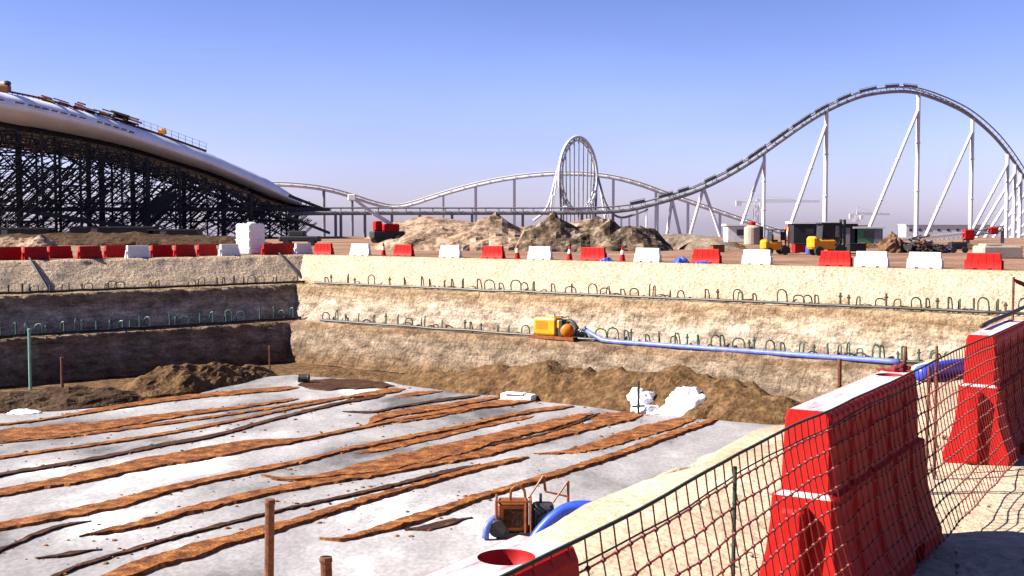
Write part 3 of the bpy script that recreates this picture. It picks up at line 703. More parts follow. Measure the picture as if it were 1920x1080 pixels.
LEFTB = [
 ('r',18,'dark red barrier at the left frame edge of the left rim', -1.6),
 ('r',66,'red barrier with lit end, first from the left frame edge on the left rim', -.8),
 ('r',112,'shaded red barrier set back between the first two lit ends at far left', -2.6),
 ('r',168,'red barrier with lit end standing before the darkest lattice at left', -.8),
 ('r',216,'shaded red barrier set back just left of the first white one', -2.6),
 ('w',258,'shaded grey white barrier leftmost of the white ones', -.8),
 ('r',303,'dark red barrier butted against the right end of the leftmost white one', -1.6),
 ('r',346,'red barrier with lit end between the two shaded white ones', -.9),
 ('r',388,'shaded red barrier set back left of the white tank', -2.2),
 ('w',430,'shaded white barrier immediately left of the tall white tank', -.9),
 ('r',508,'dark red barrier immediately right of the tall white tank', -.9),
 ('r',538,'shaded red barrier set back before the black pickup', -2.2),
 ('w',568,'shaded white barrier beside the bright red one at the pit corner', -.9)]
for c_, px, lab, off in LEFTB:
    q = left_pt(px, off)
    put(proto_white if c_ == 'w' else proto_farred, q.x, q.y, G(q.x, q.y)-.03, la+.27+random.uniform(-.08,.08), lab, fw if c_ == 'w' else fr)
# ------------------------------------------------------------------ safety net along the near row
def net():
    mb = MB(); cs = .086; s0, s1 = -2.2, 12.0; ncol = int((s1-s0)/cs); nrow = 11
    def top(s):
        z = ROWZ+.95
        for a in (-1.8, 2.54, 6.60):
            pass
        gaps = [(-.07, 2.16), (3.96, 6.22), (8.02, 12.4)]
        for a, b_ in gaps:
            if a < s < b_:
                t = (s-a)/(b_-a); z += .012*math.sin(math.pi*t)
        return z
    def P(i, j):
        s = s0+i*cs; zt = top(s); h = zt-.0; t = j/nrow
        z = zt*(1-t)+.10*t
        wob = (.018*fnoise(s*1.2, z*2, 3)+.008*math.sin(s*3+z*4))*min(1, max(0, (.97-z)/.25))
        foot = max(0, .62-z)
        uo = -.045-.05*min(1, max(0, (.95-z)/.35))-.07*(1-smooth01(0, 2.1, s))-.13*min(1, foot/.5)**1.5 - abs(wob)*.6
        sh = .012*fnoise(s*2.5, z*3, 7)+t*.10
        q = rowpt(s+sh, uo); return Vector((q.x, q.y, z+.012*fnoise(s*3, z*3, 9)*min(1, t*4)+.004*fnoise(s*2, 1, 9)))
    pts = [[P(i, j) for j in range(nrow+1)] for i in range(ncol+1)]
    rs = .0032
    for i in range(ncol+1):
        for j in range(nrow):
            mb.bar(pts[i][j], pts[i][j+1], rs, 4)
    for j in range(1, nrow+1):
        for i in range(ncol): mb.bar(pts[i][j], pts[i+1][j], rs, 4)
    kb = MB()
    for i in range(ncol+1):
        for j in range(1, nrow+1):
            p = pts[i][j]; kr = .0095
            mb.add([p+Vector((kr,0,0)), p+Vector((0,kr,0)), p-Vector((kr,0,0)), p-Vector((0,kr,0)), p+Vector((0,0,kr*1.2)), p-Vector((0,0,kr*1.2))],
                   [(0,1,4),(1,2,4),(2,3,4),(3,0,4),(1,0,5),(2,1,5),(3,2,5),(0,3,5)])
    c = rowpt(3.5, -.05)
    t = thing('safety_net', (c.x, c.y, 0), 'square mesh orange red safety net draped along the near barriers', 'net')
    mb.build('mesh_panel', M['net'], t, fixn=False)
    MB().tube([pts[i][0] for i in range(0, ncol+1, 2)], .0058, 6).build('top_rope', M['rope'], t)
    lo = []
    for i in range(0, ncol+1, 2):
        p = pts[i][0]; q = pts[i][1]; lo.append(p.lerp(q, 1.0)+Vector((0,0,.015)))
    MB().tube([p+Vector((0,0,.006*math.sin(k*.7))) for k, p in enumerate(lo)], .003, 5).build('edge_cord', M['rope'], t)
net()
# stakes holding the net
def stake(s, u, h, lean, label, r=.011, m='rust'):
    q = rowpt(s, u); a = Vector((q.x, q.y, -.15)); b_ = Vector((q.x+lean[0], q.y+lean[1], h))
    mb = MB(); mb.tube([a, a.lerp(b_, .5), b_], r, 8)
    for k in range(int(h/.05)):
        p = a.lerp(b_, (k+3)/(h/.05+4)); mb.lathe(p, [(r*1.02,-.006),(r*1.25,0),(r*1.02,.006)], 8)
    tag(mesh_at(mb, 'rebar_stake', M[m], (q.x, q.y, .04)), label, 'stake', 'stakes along the safety net')
stake(.95, -.10, .98, (.01,0), 'dark thin stake tying up the net between the closest and the middle barrier', r=.007, m='rope')
stake(5.55, .2, .96, (.0,.0), 'thin upright stake in the gap before the barrier at the right edge')
stake(5.65, .28, .80, (.02,.02), 'shorter thin stake just behind the upright one, at the blue hose')
stake(4.95, .33, 1.0, (.08,.05), 'leaning rusty stake behind the far end of the middle barrier', r=.012)
stake(4.7, .62, .93, (0,0), 'rusty stake tip showing beyond the top of the middle barrier', r=.014)
stake(8.3, -.07, 1.12, (0,.0), 'thin stake rising against the long dark side of the barrier at the right edge', r=.014)
q = rowpt(9.4, .3)
t = thing('flag_stake', (q.x, q.y, .0), 'thin orange stake with a small flag above the barrier at right edge', 'stake')
MB().bar((q.x, q.y, -.1), (q.x, q.y, 1.28), .012, 6).build('stake', M['rust'], t)
MB().add([(q.x,q.y,1.27),(q.x+.13,q.y+.02,1.22),(q.x+.17,q.y+.02,1.19),(q.x+.16,q.y+.02,1.16),(q.x+.02,q.y,1.22)], [(0,1,2,3,4)]).build('flag', M['net'], t)
# torn red cloth on the end of the middle barrier, hose on the right barrier, litter
q = rowpt(3.86, .06); lump('rag', 'crumpled dark red cloth lying on the far end of the middle barrier', 'rag', (q.x, q.y, ROWZ+.94), (.09,.08,.05), M['net'], 3, rough=.5)
q = rowpt(2.54+.35, .02)
for (s_, u_, c_, lab, sz) in ((6.9, -.62, 'litterpink', 'pink plastic litter on the sand before the barrier at right', (.05,.03,.02)), (6.98, -.69, 'tarp', 'white paper scrap beside the pink litter', (.045,.03,.02)), (5.75, -.2, 'litterpink', 'pink plastic scrap under the net in the second gap', (.04,.03,.018)), (6.55, -.38, 'tarp', 'torn white tape at the foot of the right edge barrier', (.03,.03,.05))):
    q = rowpt(s_, u_); lump('litter', lab, 'litter', (q.x, q.y, G(q.x,q.y)+.035), sz, M[c_], s_, n=9, k=4, rough=.6)
# black hose over the right barrier's top
q0, q1, q2, q3 = rowpt(6.75,.12), rowpt(7.3,.13), rowpt(8.0,.12), rowpt(8.9,.12)
tag(mesh_at(MB().tube(catmull([(q0.x,q0.y,1.01),(q1.x,q1.y,1.015),(q2.x,q2.y,1.02),(q3.x,q3.y,1.03)], .1), .018, 8), 'hose', M['black'], (q1.x,q1.y,1.0), smooth=True), 'thin black hose lying on top of the barrier at the right edge', 'hose')
# ------------------------------------------------------------------ blue discharge hose: lower bench -> right slope -> near rim
pts = []
a = far_pt(1095, 5.75); pts.append((a.x, a.y, Z2+.75)); a = far_pt(1112, 5.9); pts.append((a.x, a.y, Z2+.45)); a = far_pt(1130, 6.15); pts.append((a.x, a.y, Z2+.18))
for px in range(1170, 1700, 40):
    a = far_pt(px, 6.3+.1*fnoise(px*.02, 1)); pts.append((a.x, a.y, Z2+.14))
tag(mesh_at(MB().tube(catmull(pts, .5), .15, 12), 'discharge_hose', M['paleblue'], pts[6], smooth=True), 'long faded blue hose lying along the lower bench from the yellow pump', 'hose')
pts = []
for px, py in ((1728,702),(1742,698),(1765,693),(1790,689),(1830,686),(1880,685)):
    a = at_z(px, py, .11); pts.append((a.x, a.y, slope_z(a.x, a.y)+.12))
# this length of hose lies on the sand just behind the barriers
tag(mesh_at(MB().tube(catmull(pts, .15), .095, 14), 'discharge_hose', M['blue'], pts[3], smooth=True), 'thick bright blue hose behind the gap between middle and right barriers', 'hose')
# ------------------------------------------------------------------ pumps
def pump_far():
    a = far_pt(1042, 6.0); z = Z2
    t = thing('dewatering_pump', (a.x, a.y, z), 'yellow diesel pump set on the lower bench of the sunlit wall', 'pump')
    ang = fa
    def loc(x, y, zz): return (a.x+x*math.cos(ang)-y*math.sin(ang), a.y+x*math.sin(ang)+y*math.cos(ang), z+zz)
    sk = MB(); sk.box(loc(0,-.4,.1), (3.3,.12,.16), ang); sk.box(loc(0,.4,.1), (3.3,.12,.16), ang); sk.box(loc(0,0,.2), (3.2,.9,.06), ang)
    sk.build('skid', M['brownpaint'], t)
    ec = MB().cbox(loc(-.55,0,.82), (1.75,.95,1.12), ang, .12).build('engine_canopy', M['yellow'], t, bevel=.02)
    pn = MB(); pn.box(loc(-.75,-.485,.9), (.9,.012,.5), ang); pn.build('side_panel', M['orange'], ec)
    MB().cbox(loc(.62,0,.75), (.38,.85,1.05), ang, .05).build('radiator', M['black'], t)
    MB().cbox(loc(.50,-.1,1.0), (.22,.7,.5), ang, .05).build('control_box', M['yellow'], t)
    p = loc(.98,-.1,.62); 
    MB().lathe(p, [(.1,-.3),(.36,-.28),(.44,-.1),(.44,.12),(.34,.26),(.12,.3)], 18, 'y').build('volute', M['orange'], t, smooth=True)
    MB().tube(catmull([loc(1.0,-.1,.95), loc(1.02,-.1,1.2), loc(1.3,-.15,1.22), loc(1.62,-.2,1.0), loc(1.8,-.2,.75)], .1), .13, 10).build('outlet', M['black'], t, smooth=True)
    MB().bar(loc(-.2,.2,1.35), loc(-.2,.2,1.62), .045, 8).build('exhaust', M['rust'], t)
    fr_ = MB()
    for x in (.3, .75):
        for y in (-.4, .4): fr_.bar(loc(x, y, .2), loc(x, y, 1.45), .03, 6)
        fr_.bar(loc(x, -.4, 1.45), loc(x, .4, 1.45), .03, 6)
    fr_.build('lifting_frame', M['black'], t)
pump_far()
def pump_near():
    a = at_z(988, 1003, ZF); z = ZF+.0
    t = thing('dewatering_pump', (a.x, a.y, z), 'brown orange open frame pump at the slab edge with tow bar', 'pump')
    def loc(x, y, zz): return (a.x+x, a.y+y, z+zz)
    sk = MB(); sk.box(loc(0,-.45,.1), (2.0,.14,.2)); sk.box(loc(0,.45,.1), (2.0,.14,.2)); sk.build('skid', M['black'], t)
    eb = MB(); eb.cbox(loc(-.45,0,.68), (1.0,.9,.95), 0, .08); ec = eb.build('engine_cover', M['brownpaint'], t, bevel=.015)
    MB().box(loc(-.45,-.46,.66), (.62,.03,.6)).build('side_panel', M['stripdark'], ec)
    fr_ = MB()
    for x in (-1.0, -.05, .12):
        fr_.bar(loc(x,-.48,.2), loc(x,-.48,1.22), .045, 6); fr_.bar(loc(x,.48,.2), loc(x,.48,1.22), .045, 6); fr_.bar(loc(x,-.48,1.22), loc(x,.48,1.22), .04, 6)
    fr_.bar(loc(-1.0,-.48,1.22), loc(.12,-.48,1.22), .04, 6); fr_.build('frame', M['brownpaint'], t)
    lf = MB(); lf.tube(catmull([loc(-.55,0,1.15), loc(-.5,0,1.5), loc(-.3,0,1.62), loc(-.1,0,1.5), loc(-.05,0,1.15)], .08), .045, 6); lf.build('lifting_eye', M['brownpaint'], t)
    MB().cbox(loc(.52,0,.62), (.72,.75,.85), 0, .1).lathe(loc(.62,-.4,.55), [(.1,-.1),(.3,-.08),(.34,.05),(.2,.1)], 14, 'y').build('engine_block', M['black'], t, bevel=.02)
    MB().bar(loc(.45,.1,1.0), loc(.45,.1,1.35), .05, 8).build('exhaust', M['black'], t)
    tb = MB(); tb.bar(loc(.05,.3,1.15), loc(.55,.5,1.85), .035, 6); tb.bar(loc(.55,.5,1.85), loc(.62,.5,1.35), .05, 6); tb.bar(loc(.6,.4,1.35), loc(1.36,.3,1.2), .035, 6)
    tb.bar(loc(.85,.1,1.05), loc(1.36,.3,1.72), .035, 6); tb.bar(loc(1.36,.3,1.72), loc(1.36,.3,.5), .05, 6); tb.build('tow_bar', M['brownpaint'], t)
    MB().lathe(loc(-.82,-.47,.35), [(.05,-.05),(.2,-.04),(.22,.03),(.05,.05)], 14, 'y').build('flywheel', M['rust'], t)
    MB().lathe(loc(-.95,-.5,.35), [(.06,-.1),(.26,-.1),(.30,-.05),(.30,.05),(.26,.1),(.06,.1)], 16, 'y').build('wheel', M['black'], t)
    pts = [loc(.15,-.95,-.02), loc(.4,-.9,.35), loc(.85,-.8,.8), loc(1.3,-.7,1.05), loc(1.85,-.7,1.12), loc(2.45,-.7,.98), loc(2.95,-.75,.6)]
    tag(mesh_at(MB().tube(catmull(pts, .12), .19, 14), 'pump_hose', M['blue'], pts[0], smooth=True), 'bright blue arched hose at the foot of the brown pump', 'hose')
    pts = [loc(-1.35,-.6,.05), loc(-1.3,-.55,.4), loc(-1.1,-.42,.62), loc(-.95,-.3,.66)]
    tag(mesh_at(MB().tube(catmull(pts, .1), .12, 14), 'pump_hose', M['paleblue'], pts[0], smooth=True), 'short pale blue hose bent up on the left of the brown pump', 'hose')
pump_near()
# ------------------------------------------------------------------ rim things: cones, bags, tank
cp = thing('traffic_cone', (0,0,0), 'x', 'cone')
MB().cbox((0,0,.03), (.5,.5,.06), 0, .03).build('base', M['red'], cp)
MB().lathe((0,0,.06), [(.21,0),(.14,.42),(.138,.425)], 16).build('body', M['red'], cp)
MB().lathe((0,0,.06), [(.10,.72),(.05,.98),(.02,1.0)], 16).build('tip', M['red'], cp)
MB().lathe((0,0,.06), [(.138,.425),(.10,.72)], 16).build('band', M['white'], cp)
for i, (px, lab) in enumerate(((719,'traffic cone left of the red barrier below the mobile crane'), (970,'traffic cone just left of the white barrier where tan heap meets dark heap'), (1068,'traffic cone left of the red barrier with the blue bag'), (1167,'traffic cone just left of the white barrier between cone and bag'))):
    o = cp if i == 0 else copy_tree(cp); q = far_pt(px, -1.0); o.location = (q.x, q.y, G(q.x, q.y)-.02); tag(o, lab, 'cone', 'traffic cones on the far rim')
for px, r_, s_, lab, k in ((1137,-.45,(.45,.35,.3),'blue bag at the right foot of a red barrier on the far rim',3), (1278,-.5,(.5,.4,.42),'taller crumpled blue bag between a white and a red barrier',7), (1317,-.4,(.6,.35,.22),'flat blue tarpaulin in front of a red barrier base',11)):
    q = far_pt(px, r_); lump('blue_bag', lab, 'bag', (q.x, q.y, G(q.x,q.y)-.05), s_, M['bluetarp'], k)
q = left_pt(470, -3.2)
t = thing('water_tank', (q.x, q.y, ZR), 'tall square white tank standing on the left rim', 'tank')
MB().cbox((q.x, q.y, ZR+1.28), (1.75,1.75,2.5), .95, .12).build('shell', M['white'], t, bevel=.03)
rb = MB()
for zz in (.5, 1.2, 1.9): rb.cbox((q.x, q.y, ZR+zz), (1.8,1.8,.09), .95, .03)
rb.build('rib', M['white'], t)
MB().lathe((q.x+.1, q.y, ZR+2.53), [(.35,0),(.35,.1),(.28,.14),(.02,.15)], 16).build('lid', M['white'], t)
# ------------------------------------------------------------------ the great hall on the left
ROOF_T = [(-260,92),(-130,128),(0,172),(60,184),(200,221),(300,255),(400,291),(500,335),(540,360),(566,377)]
ROOF_B = [(-260,185),(-130,203),(0,229),(60,238),(200,266),(300,295),(400,327),(500,369),(540,381),(566,386)]
def hallY(px): return 168+ (px+260)*.042
hall = thing('exhibition_hall', (*at_y(200, 445, hallY(200)).xy, ZR), 'huge unfinished hall with white curved roof edge over dark steel lattice', 'hall')
sec = []
for (x, yt), (_, yb) in zip(ROOF_T, ROOF_B):
    Y = hallY(x); a = at_y(x, yt, Y); b_ = at_y(x, yb, Y); sec.append((a, b_))
A = catmull([s[0] for s in sec], 1.2); 
cA = catmull([(s[0]+s[1])/2 for s in sec], 1.2); rA = catmull([((s[0]-s[1]).length/2, 0, 0) for s in sec], 1e9)
# roof edge: bull-nosed tube, its top running back into the roof shell
def lerp_r(x):
    xs = [(s[0].x+s[1].x)/2 for s in sec]; rs = [(s[0]-s[1]).length/2 for s in sec]
    if x <= xs[0]: return rs[0]
    for i in range(len(xs)-1):
        if x <= xs[i+1]: t = (x-xs[i])/(xs[i+1]-xs[i]); return rs[i]+(rs[i+1]-rs[i])*t
    return rs[-1]
vs = []; NP = 18
for p in cA:
    r = lerp_r(p.x)
    ring = []
    for i in range(NP):
        t = math.pi*(-.5+i/(NP-1)); # bottom -> front -> top
        lowf = max(0, .12-math.sin(t))
        ring.append((p.x*(1+.0*t), p.y-r*1.25*math.cos(t)+1.9*r*lowf**1.25, p.z+r*math.sin(t)))
    vs += ring
m_ = len(cA); re_ = MB(); re_.add(vs, [(k*NP+i, (k+1)*NP+i, (k+1)*NP+i+1, k*NP+i+1) for k in range(m_-1) for i in range(NP-1)])
re_.build('roof_edge', M['roof'], hall, smooth=True, fixn=False)
vs = []
for p in cA:
    r = lerp_r(p.x)
    for k in range(6): d = k*9; vs.append((p.x*(1+d/p.y), p.y+d, p.z+r-.02-.03*d))
    for k in range(5,-1,-1): d = k*9 if k else 2.4*r; vs.append((p.x*(1+(d if k else 0)/p.y), p.y+d, min(p.z-r+.3, p.z+r-.6)-.03*d if k else p.z-r+.02))
rs_ = MB(); rs_.add(vs, [(k*12+i, (k+1)*12+i, (k+1)*12+i+1, k*12+i+1) for k in range(m_-1) for i in range(11)])
rs_.build('roof_shell', M['seam'], hall, fixn=True)
# gutter seam of open joints along the skin
sm = MB()
for k in range(0, m_-1):
    p = cA[k]; q = cA[k+1]
    if p.x > at_y(250, 300, 190).x: continue
    if fnoise(k*.9, 2) > .35: continue
    r = lerp_r(p.x); t = math.pi*.14
    f_ = lambda p, r: Vector((p.x+.2*r*math.cos(t), p.y-(r*1.25+.05)*math.cos(t), p.z+(r+.05)*math.sin(t)))
    sm.bar(f_(p, r), f_(p.lerp(q, .75), r), .16, 4)
sm.build('open_seam', M['seam'], hall)
# dark eave beam right under the skin
ev = MB()
for off in (1.0, 6.0, 13.0):
    ev.tube([(p.x, p.y+off+3.5, p.z-lerp_r(p.x)-.25-off*.02) for p in cA[::3]], .42, 6)
ev.build('eave_beam', M['darksteel'], hall)
def roofz(x):
    xs = [p.x for p in cA]
    if x <= xs[0]: return cA[0].z-lerp_r(x)
    for i in range(len(cA)-1):
        if xs[i] <= x <= xs[i+1]:
            t = (x-xs[i])/(xs[i+1]-xs[i]+1e-9); return (cA[i].z*(1-t)+cA[i+1].z*t)-lerp_r(x)
    return ZR+4
rnd = random.Random(5)
x_lo = at_y(-240, 300, hallY(-240)).x; x_hi = at_y(590, 390, hallY(590)).x
for li, off in enumerate((2.0, 9.0, 17.0, 27.0)):
    def base_y(x): return 168+((x/168*F+960)+260)*.042*.93+off
    tr = MB(); dx = (4.6, 5.2, 5.0, 5.6)[li]; x = x_lo+li*1.3; cols = []
    def shift(x): return x*(1+off/185.)
    while x < x_hi:
        zt = roofz(x)-.3
        if zt > ZR+1.2: cols.append((x, zt))
        x += dx*rnd.uniform(.75, 1.2)
    for i, (x, zt) in enumerate(cols):
        y = base_y(x)
        rc = rnd.choice((.14,.18,.24,.40)) if li < 3 else .2
        MB().bar((shift(x), y, ZR-.3), (shift(x), y, zt), rc, 6).build('column', M['darksteel'], hall)
    for (x0, z0), (x1, z1) in zip(cols, cols[1:]):
        y0, y1 = base_y(x0), base_y(x1)
        X0, X1 = shift(x0), shift(x1)
        levels = [z for z in (2.2, 5.0, 7.8, 10.6, 13.4, 16.2) if z < max(z0, z1)-.6]
        zs = [ZR+.2]+levels
        for zl in levels:
            zz = zl+rnd.uniform(-.35,.35)
            if zz < min(z0, z1): tr.bar((X0, y0, zz), (X1, y1, zz), rnd.choice((.07,.1,.16)), 4)
        tr.bar((X0, y0, z0-.9), (X1, y1, z1-.9), .12, 4)
        for a, b_ in zip(zs, zs[1:]+[min(z0, z1)]):
            for _ in range(2):
                r_ = rnd.random(); rr = rnd.choice((.08,.11,.15))
                if r_ < .55: tr.bar((X0, y0, a), (X1, y1, b_), rr, 4)
                elif r_ < .8: tr.bar((X0, y0, b_), (X1, y1, a), rr, 4)
            if rnd.random() < .8:
                k = (X0+X1)/2; tr.bar((k, (y0+y1)/2, a), (k+rnd.uniform(-1,1), (y0+y1)/2, b_), .06, 4)
        # zig-zag web right below the eave
        nz = 4
        for k in range(nz):
            xa = X0+(X1-X0)*k/nz; xb = X0+(X1-X0)*(k+.5)/nz; xc = X0+(X1-X0)*(k+1)/nz
            za = z0+(z1-z0)*k/nz; zc = z0+(z1-z0)*(k+1)/nz; zm = (za+zc)/2
            tr.bar((xa, y0, za-.1), (xb, y0, zm-2.3), .09, 4); tr.bar((xb, y0, zm-2.3), (xc, y0, zc-.1), .09, 4)
        tr.bar((X0, y0, z0-2.3), (X1, y1, z1-2.3), .14, 4)
    for _ in range(70):
        i = rnd.randrange(len(cols)); x, zt = cols[i]; a = Vector((shift(x), base_y(x)+.6, rnd.uniform(ZR, zt*.7)))
        ln = rnd.uniform(3, 8)*rnd.choice((1, 1, -1)); b_ = a+Vector((ln, .2, abs(ln)*rnd.uniform(.6, 1.25)))
        zl = roofz(b_.x/(1+off/185.))-.2
        if b_.z > zl:
            if zl < a.z+1: continue
            b_ = a.lerp(b_, (zl-a.z)/(b_.z-a.z)*.8)
        tr.bar(a, b_, rnd.choice((.08,.11,.15)), 4)
    # long raking double chords leaning to the right
    for _ in range(30):
        i = rnd.randrange(len(cols)); x, zt = cols[i]; y = base_y(x)-.8
        a = Vector((shift(x), y, rnd.uniform(ZR, 4))); ln = rnd.uniform(5, 13); b_ = a+Vector((ln, .3, ln*.92))
        zl = roofz(b_.x/(1+off/185.))
        if b_.z > zl: b_ = a.lerp(b_, max(.2, (zl-a.z)/(b_.z-a.z)*.75))
        tr.bar(a, b_, .10, 4); a2 = a+Vector((.9,0,-.5)); b2 = b_+Vector((.9,0,-.5)); tr.bar(a2, b2, .10, 4)
        nn_ = int((b_-a).length/1.2)+1
        for k in range(nn_): tr.bar(a.lerp(b_, k/nn_), a2.lerp(b2, (k+.5)/nn_), .05, 4)
    tr.build('truss', M['darksteel'], hall)
# floor deck at track level and ramp, with low dark site huts inside
dk = MB()
a = at_y(-240, 392, 176); b_ = at_y(600, 392, 200)
dk.bar((a.x, a.y, a.z), (b_.x, b_.y, b_.z), .42, 4); dk.bar((a.x, a.y+12, a.z), (b_.x, b_.y+12, b_.z), .42, 4)
dk.build('deck_beam', M['darksteel'], hall)
rp = MB(); a = at_y(40, 394, 178); b_ = at_y(255, 428, 184); rp.bar(a, b_, .45, 4)
rp.build('ramp_beam', M['darksteel'], hall); rp = MB(); a = at_y(540, 366, 192); b_ = at_y(612, 394, 196); rp.bar(a, b_, .3, 4); rp.build('ramp_beam', M['darksteel'], hall); rp = MB(); a = at_y(520, 398, 192); b_ = at_y(618, 437, 197); rp.bar(a, b_, .3, 4)
rp.build('ramp_beam', M['darksteel'], hall)
wp = MB(); a = at_y(160, 245, 177)
wp.box((a.x*1.06+.9, 192, (ZR+a.z)/2-1.5), (.9,.3,a.z-ZR-4)); wp.build('stair_core', M['darksteel'], hall)
# low dark huts under the hall
for px, w_, h_, lab in ((40,9,1.7,'low dark hut under the hall at the left frame edge'), (215,12,1.9,'long dark hut under the middle of the hall'), (330,7,1.5,'small dark hut in the shade under the hall roof')):
    a = at_y(px, 445, 170); t = thing('site_hut', (a.x, a.y, ZR), lab, 'hut')
    wl = MB().box((a.x, a.y, ZR+h_/2), (w_,3,h_)).build('wall', M['darksteel'], t)
    MB().box((a.x, a.y, ZR+h_+.12), (w_+.4,3.4,.2)).build('roof', M['black'], t)
    MB().box((a.x-w_*.2, a.y-1.52, ZR+min(2,h_*.95)/2), (.9,.05,min(2,h_*.95))).build('door', M['greysteel'], wl)
# clutter along the roof crest
def crest(px, lift=0):
    ys = ROOF_T
    for (x0, y0), (x1, y1) in zip(ys, ys[1:]):
        if x0 <= px <= x1: y = y0+(y1-y0)*(px-x0)/(x1-x0); break
    q = at_y(px, y, hallY(px)); return Vector((q.x, q.y+.6, q.z+lift))
w1 = thing('roof_walkway', crest(40), 'thin red walkway edging along the top of the white roof', 'walkway')
MB().tube([crest(x, .3) for x in range(-120, 240, 15)], .16, 5).build('handrail', M['reddark'], w1)
pp = MB()
for x in range(-120, 240, 10): pp.bar(crest(x, -.1), crest(x, .32), .06, 4)
pp.build('post', M['brownpaint'], w1)
k = 0
for px, m1, s_, lab in ((88,'wood',(1.8,.9,.6),'dark timber stack highest along the roof crest'), (112,'brownpaint',(1.7,.9,.6),'reddish bundle right of the highest timber stack on the crest'), (148,'brownpaint',(1.2,.8,.8),'rounded reddish bundle mid crest with a pale patch'), (168,'stripdark',(1.5,.9,.5),'flat dark bundle on the crest left of the gold one'),
    (195,'wood',(2.2,1,.7),'long gold brown timber stack on the roof crest'), (222,'stripdark',(2.2,1,.9),'tall black stack on the crest beside the scaffold end'), (246,'rust',(1.9,1,.9),'rust brown stack at the upper end of the scaffold deck')):
    c = crest(px); k += 1
    mb = MB(); rr = random.Random(k)
    for j in range(7):
        mb.box((c.x+rr.uniform(-.25,.25)*s_[0], c.y+rr.uniform(-.3,.3), c.z-.15+s_[2]*1.5*(j+.5)/7*1.2), (1.35*s_[0]*rr.uniform(.5,1), s_[1]*rr.uniform(.4,1), s_[2]*1.5/7*1.4), rr.uniform(-.2,.2), ry=.3)
    tag(mesh_at(mb, 'material_stack', M[m1], c), lab, 'stack', 'stacks along the roof crest')
sc_ = thing('scaffold_deck', crest(320), 'stepped scaffold deck with thin guard rails on the roof slope', 'scaffold')
dd = MB(); xs_ = list(range(255, 386, 13))
for x in xs_[:-1]:
    a = crest(x, .22); b_ = crest(x+13, .22); dd.bar(a, b_, .24, 4)
dd.build('deck', M['wood'], sc_)
gr = MB()
for x in xs_:
    a = crest(x, .2); gr.bar(a, a+Vector((0,0,1.35)), .045, 4)
for x in xs_[:-1]:
    for h_ in (.7, 1.3): gr.bar(crest(x, .2+h_), crest(x+13, .2+h_), .03, 4)
gr.build('guard_rail', M['greysteel'], sc_)
c = crest(302, .4); tag(mesh_at(MB().cbox((c.x, c.y, c.z+.35), (1.3,.8,.7), 0, .1).cbox((c.x+.2, c.y, c.z+.8), (.6,.5,.25), 0, .06), 'generator', M['yellow'], c), 'small yellow machine on the scaffold deck', 'machine')
c = crest(2, 0)
t = thing('winch_unit', c, 'grey and brown winch unit at the top left of the roof', 'winch')
MB().cbox((c.x, c.y, c.z+.5), (2.2,1.2,1.0), 0, .1).build('base', M['brownpaint'], t)
MB().cbox((c.x-.1, c.y, c.z+1.25), (1.5,1,.6), 0, .2).build('housing', M['white'], t)
MB().lathe((c.x+.75, c.y, c.z+1.35), [(.1,-.4),(.4,-.36),(.42,.36),(.1,.4)], 12, 'y').build('drum', M['black'], t)
# ------------------------------------------------------------------ roller coasters
def track(parent, path, gauge, rail_r, spine_r, drop, mr, ms, tie=2.2, names=True):
    n = len(path); sides = []
    for k, p in enumerate(path):
        d = (path[min(k+1,n-1)]-path[max(k-1,0)]); h = Vector((d.x, d.y, 0))
        nn = Vector((-h.y, h.x, 0)).normalized() if h.length > 1e-4 else Vector((0,1,0))
        upv = d.normalized().cross(nn).normalized()
        if upv.z < 0: upv = -upv
        sides.append((nn, upv))
    for s in (-1, 1): MB().tube([p+sides[k][0]*s*gauge/2 for k, p in enumerate(path)], rail_r, 6).build('rail', mr, parent, smooth=True)
    ti = MB().tube([p-sides[k][1]*drop for k, p in enumerate(path)], spine_r, 8); acc = 0
    for k in range(1, n):
        acc += (path[k]-path[k-1]).length
        if acc >= tie:
            acc = 0; p = path[k]; nn, uv = sides[k]
            ti.bar(p-nn*gauge/2, p+nn*gauge/2, .07, 4)
            for s in (-1, 1): ti.bar(p+nn*s*gauge/2, p-uv*drop, .08, 4)
    ti.build('spine', ms, parent)
    return sides
BIG = [(540,391,203),(620,390,205),(800,390,209),(1000,390,213),(1120,389,215),(1180,384,216),(1220,375,217),(1260,364,218),(1300,351,220),(1350,328,222),(1400,299,224),(1450,264,226),(1500,229,228),(1550,199,231),(1600,177,234),(1640,167,237),(1690,163,240),(1730,169,244),(1780,188,250),(1820,210,256),(1860,244,264),(1890,279,271),(1920,324,280),(1950,378,290),(1985,432,300)]
big = thing('roller_coaster', (*at_y(1400, 440, 224).xy, ZR), 'grey roller coaster with the tallest hump on slanted white supports', 'roller coaster')
bp_ = catmull([at_y(*p) for p in BIG], 1.1)
track(big, bp_, 1.3, .15, .36, .9, M['tracksteel'], M['greysteel'], 1.6)
def track_at(path, px):
    best = min(path, key=lambda p: abs((p.x/p.y*F)+960-px)); return best
def gz(p): return G(p.x, p.y)-.3
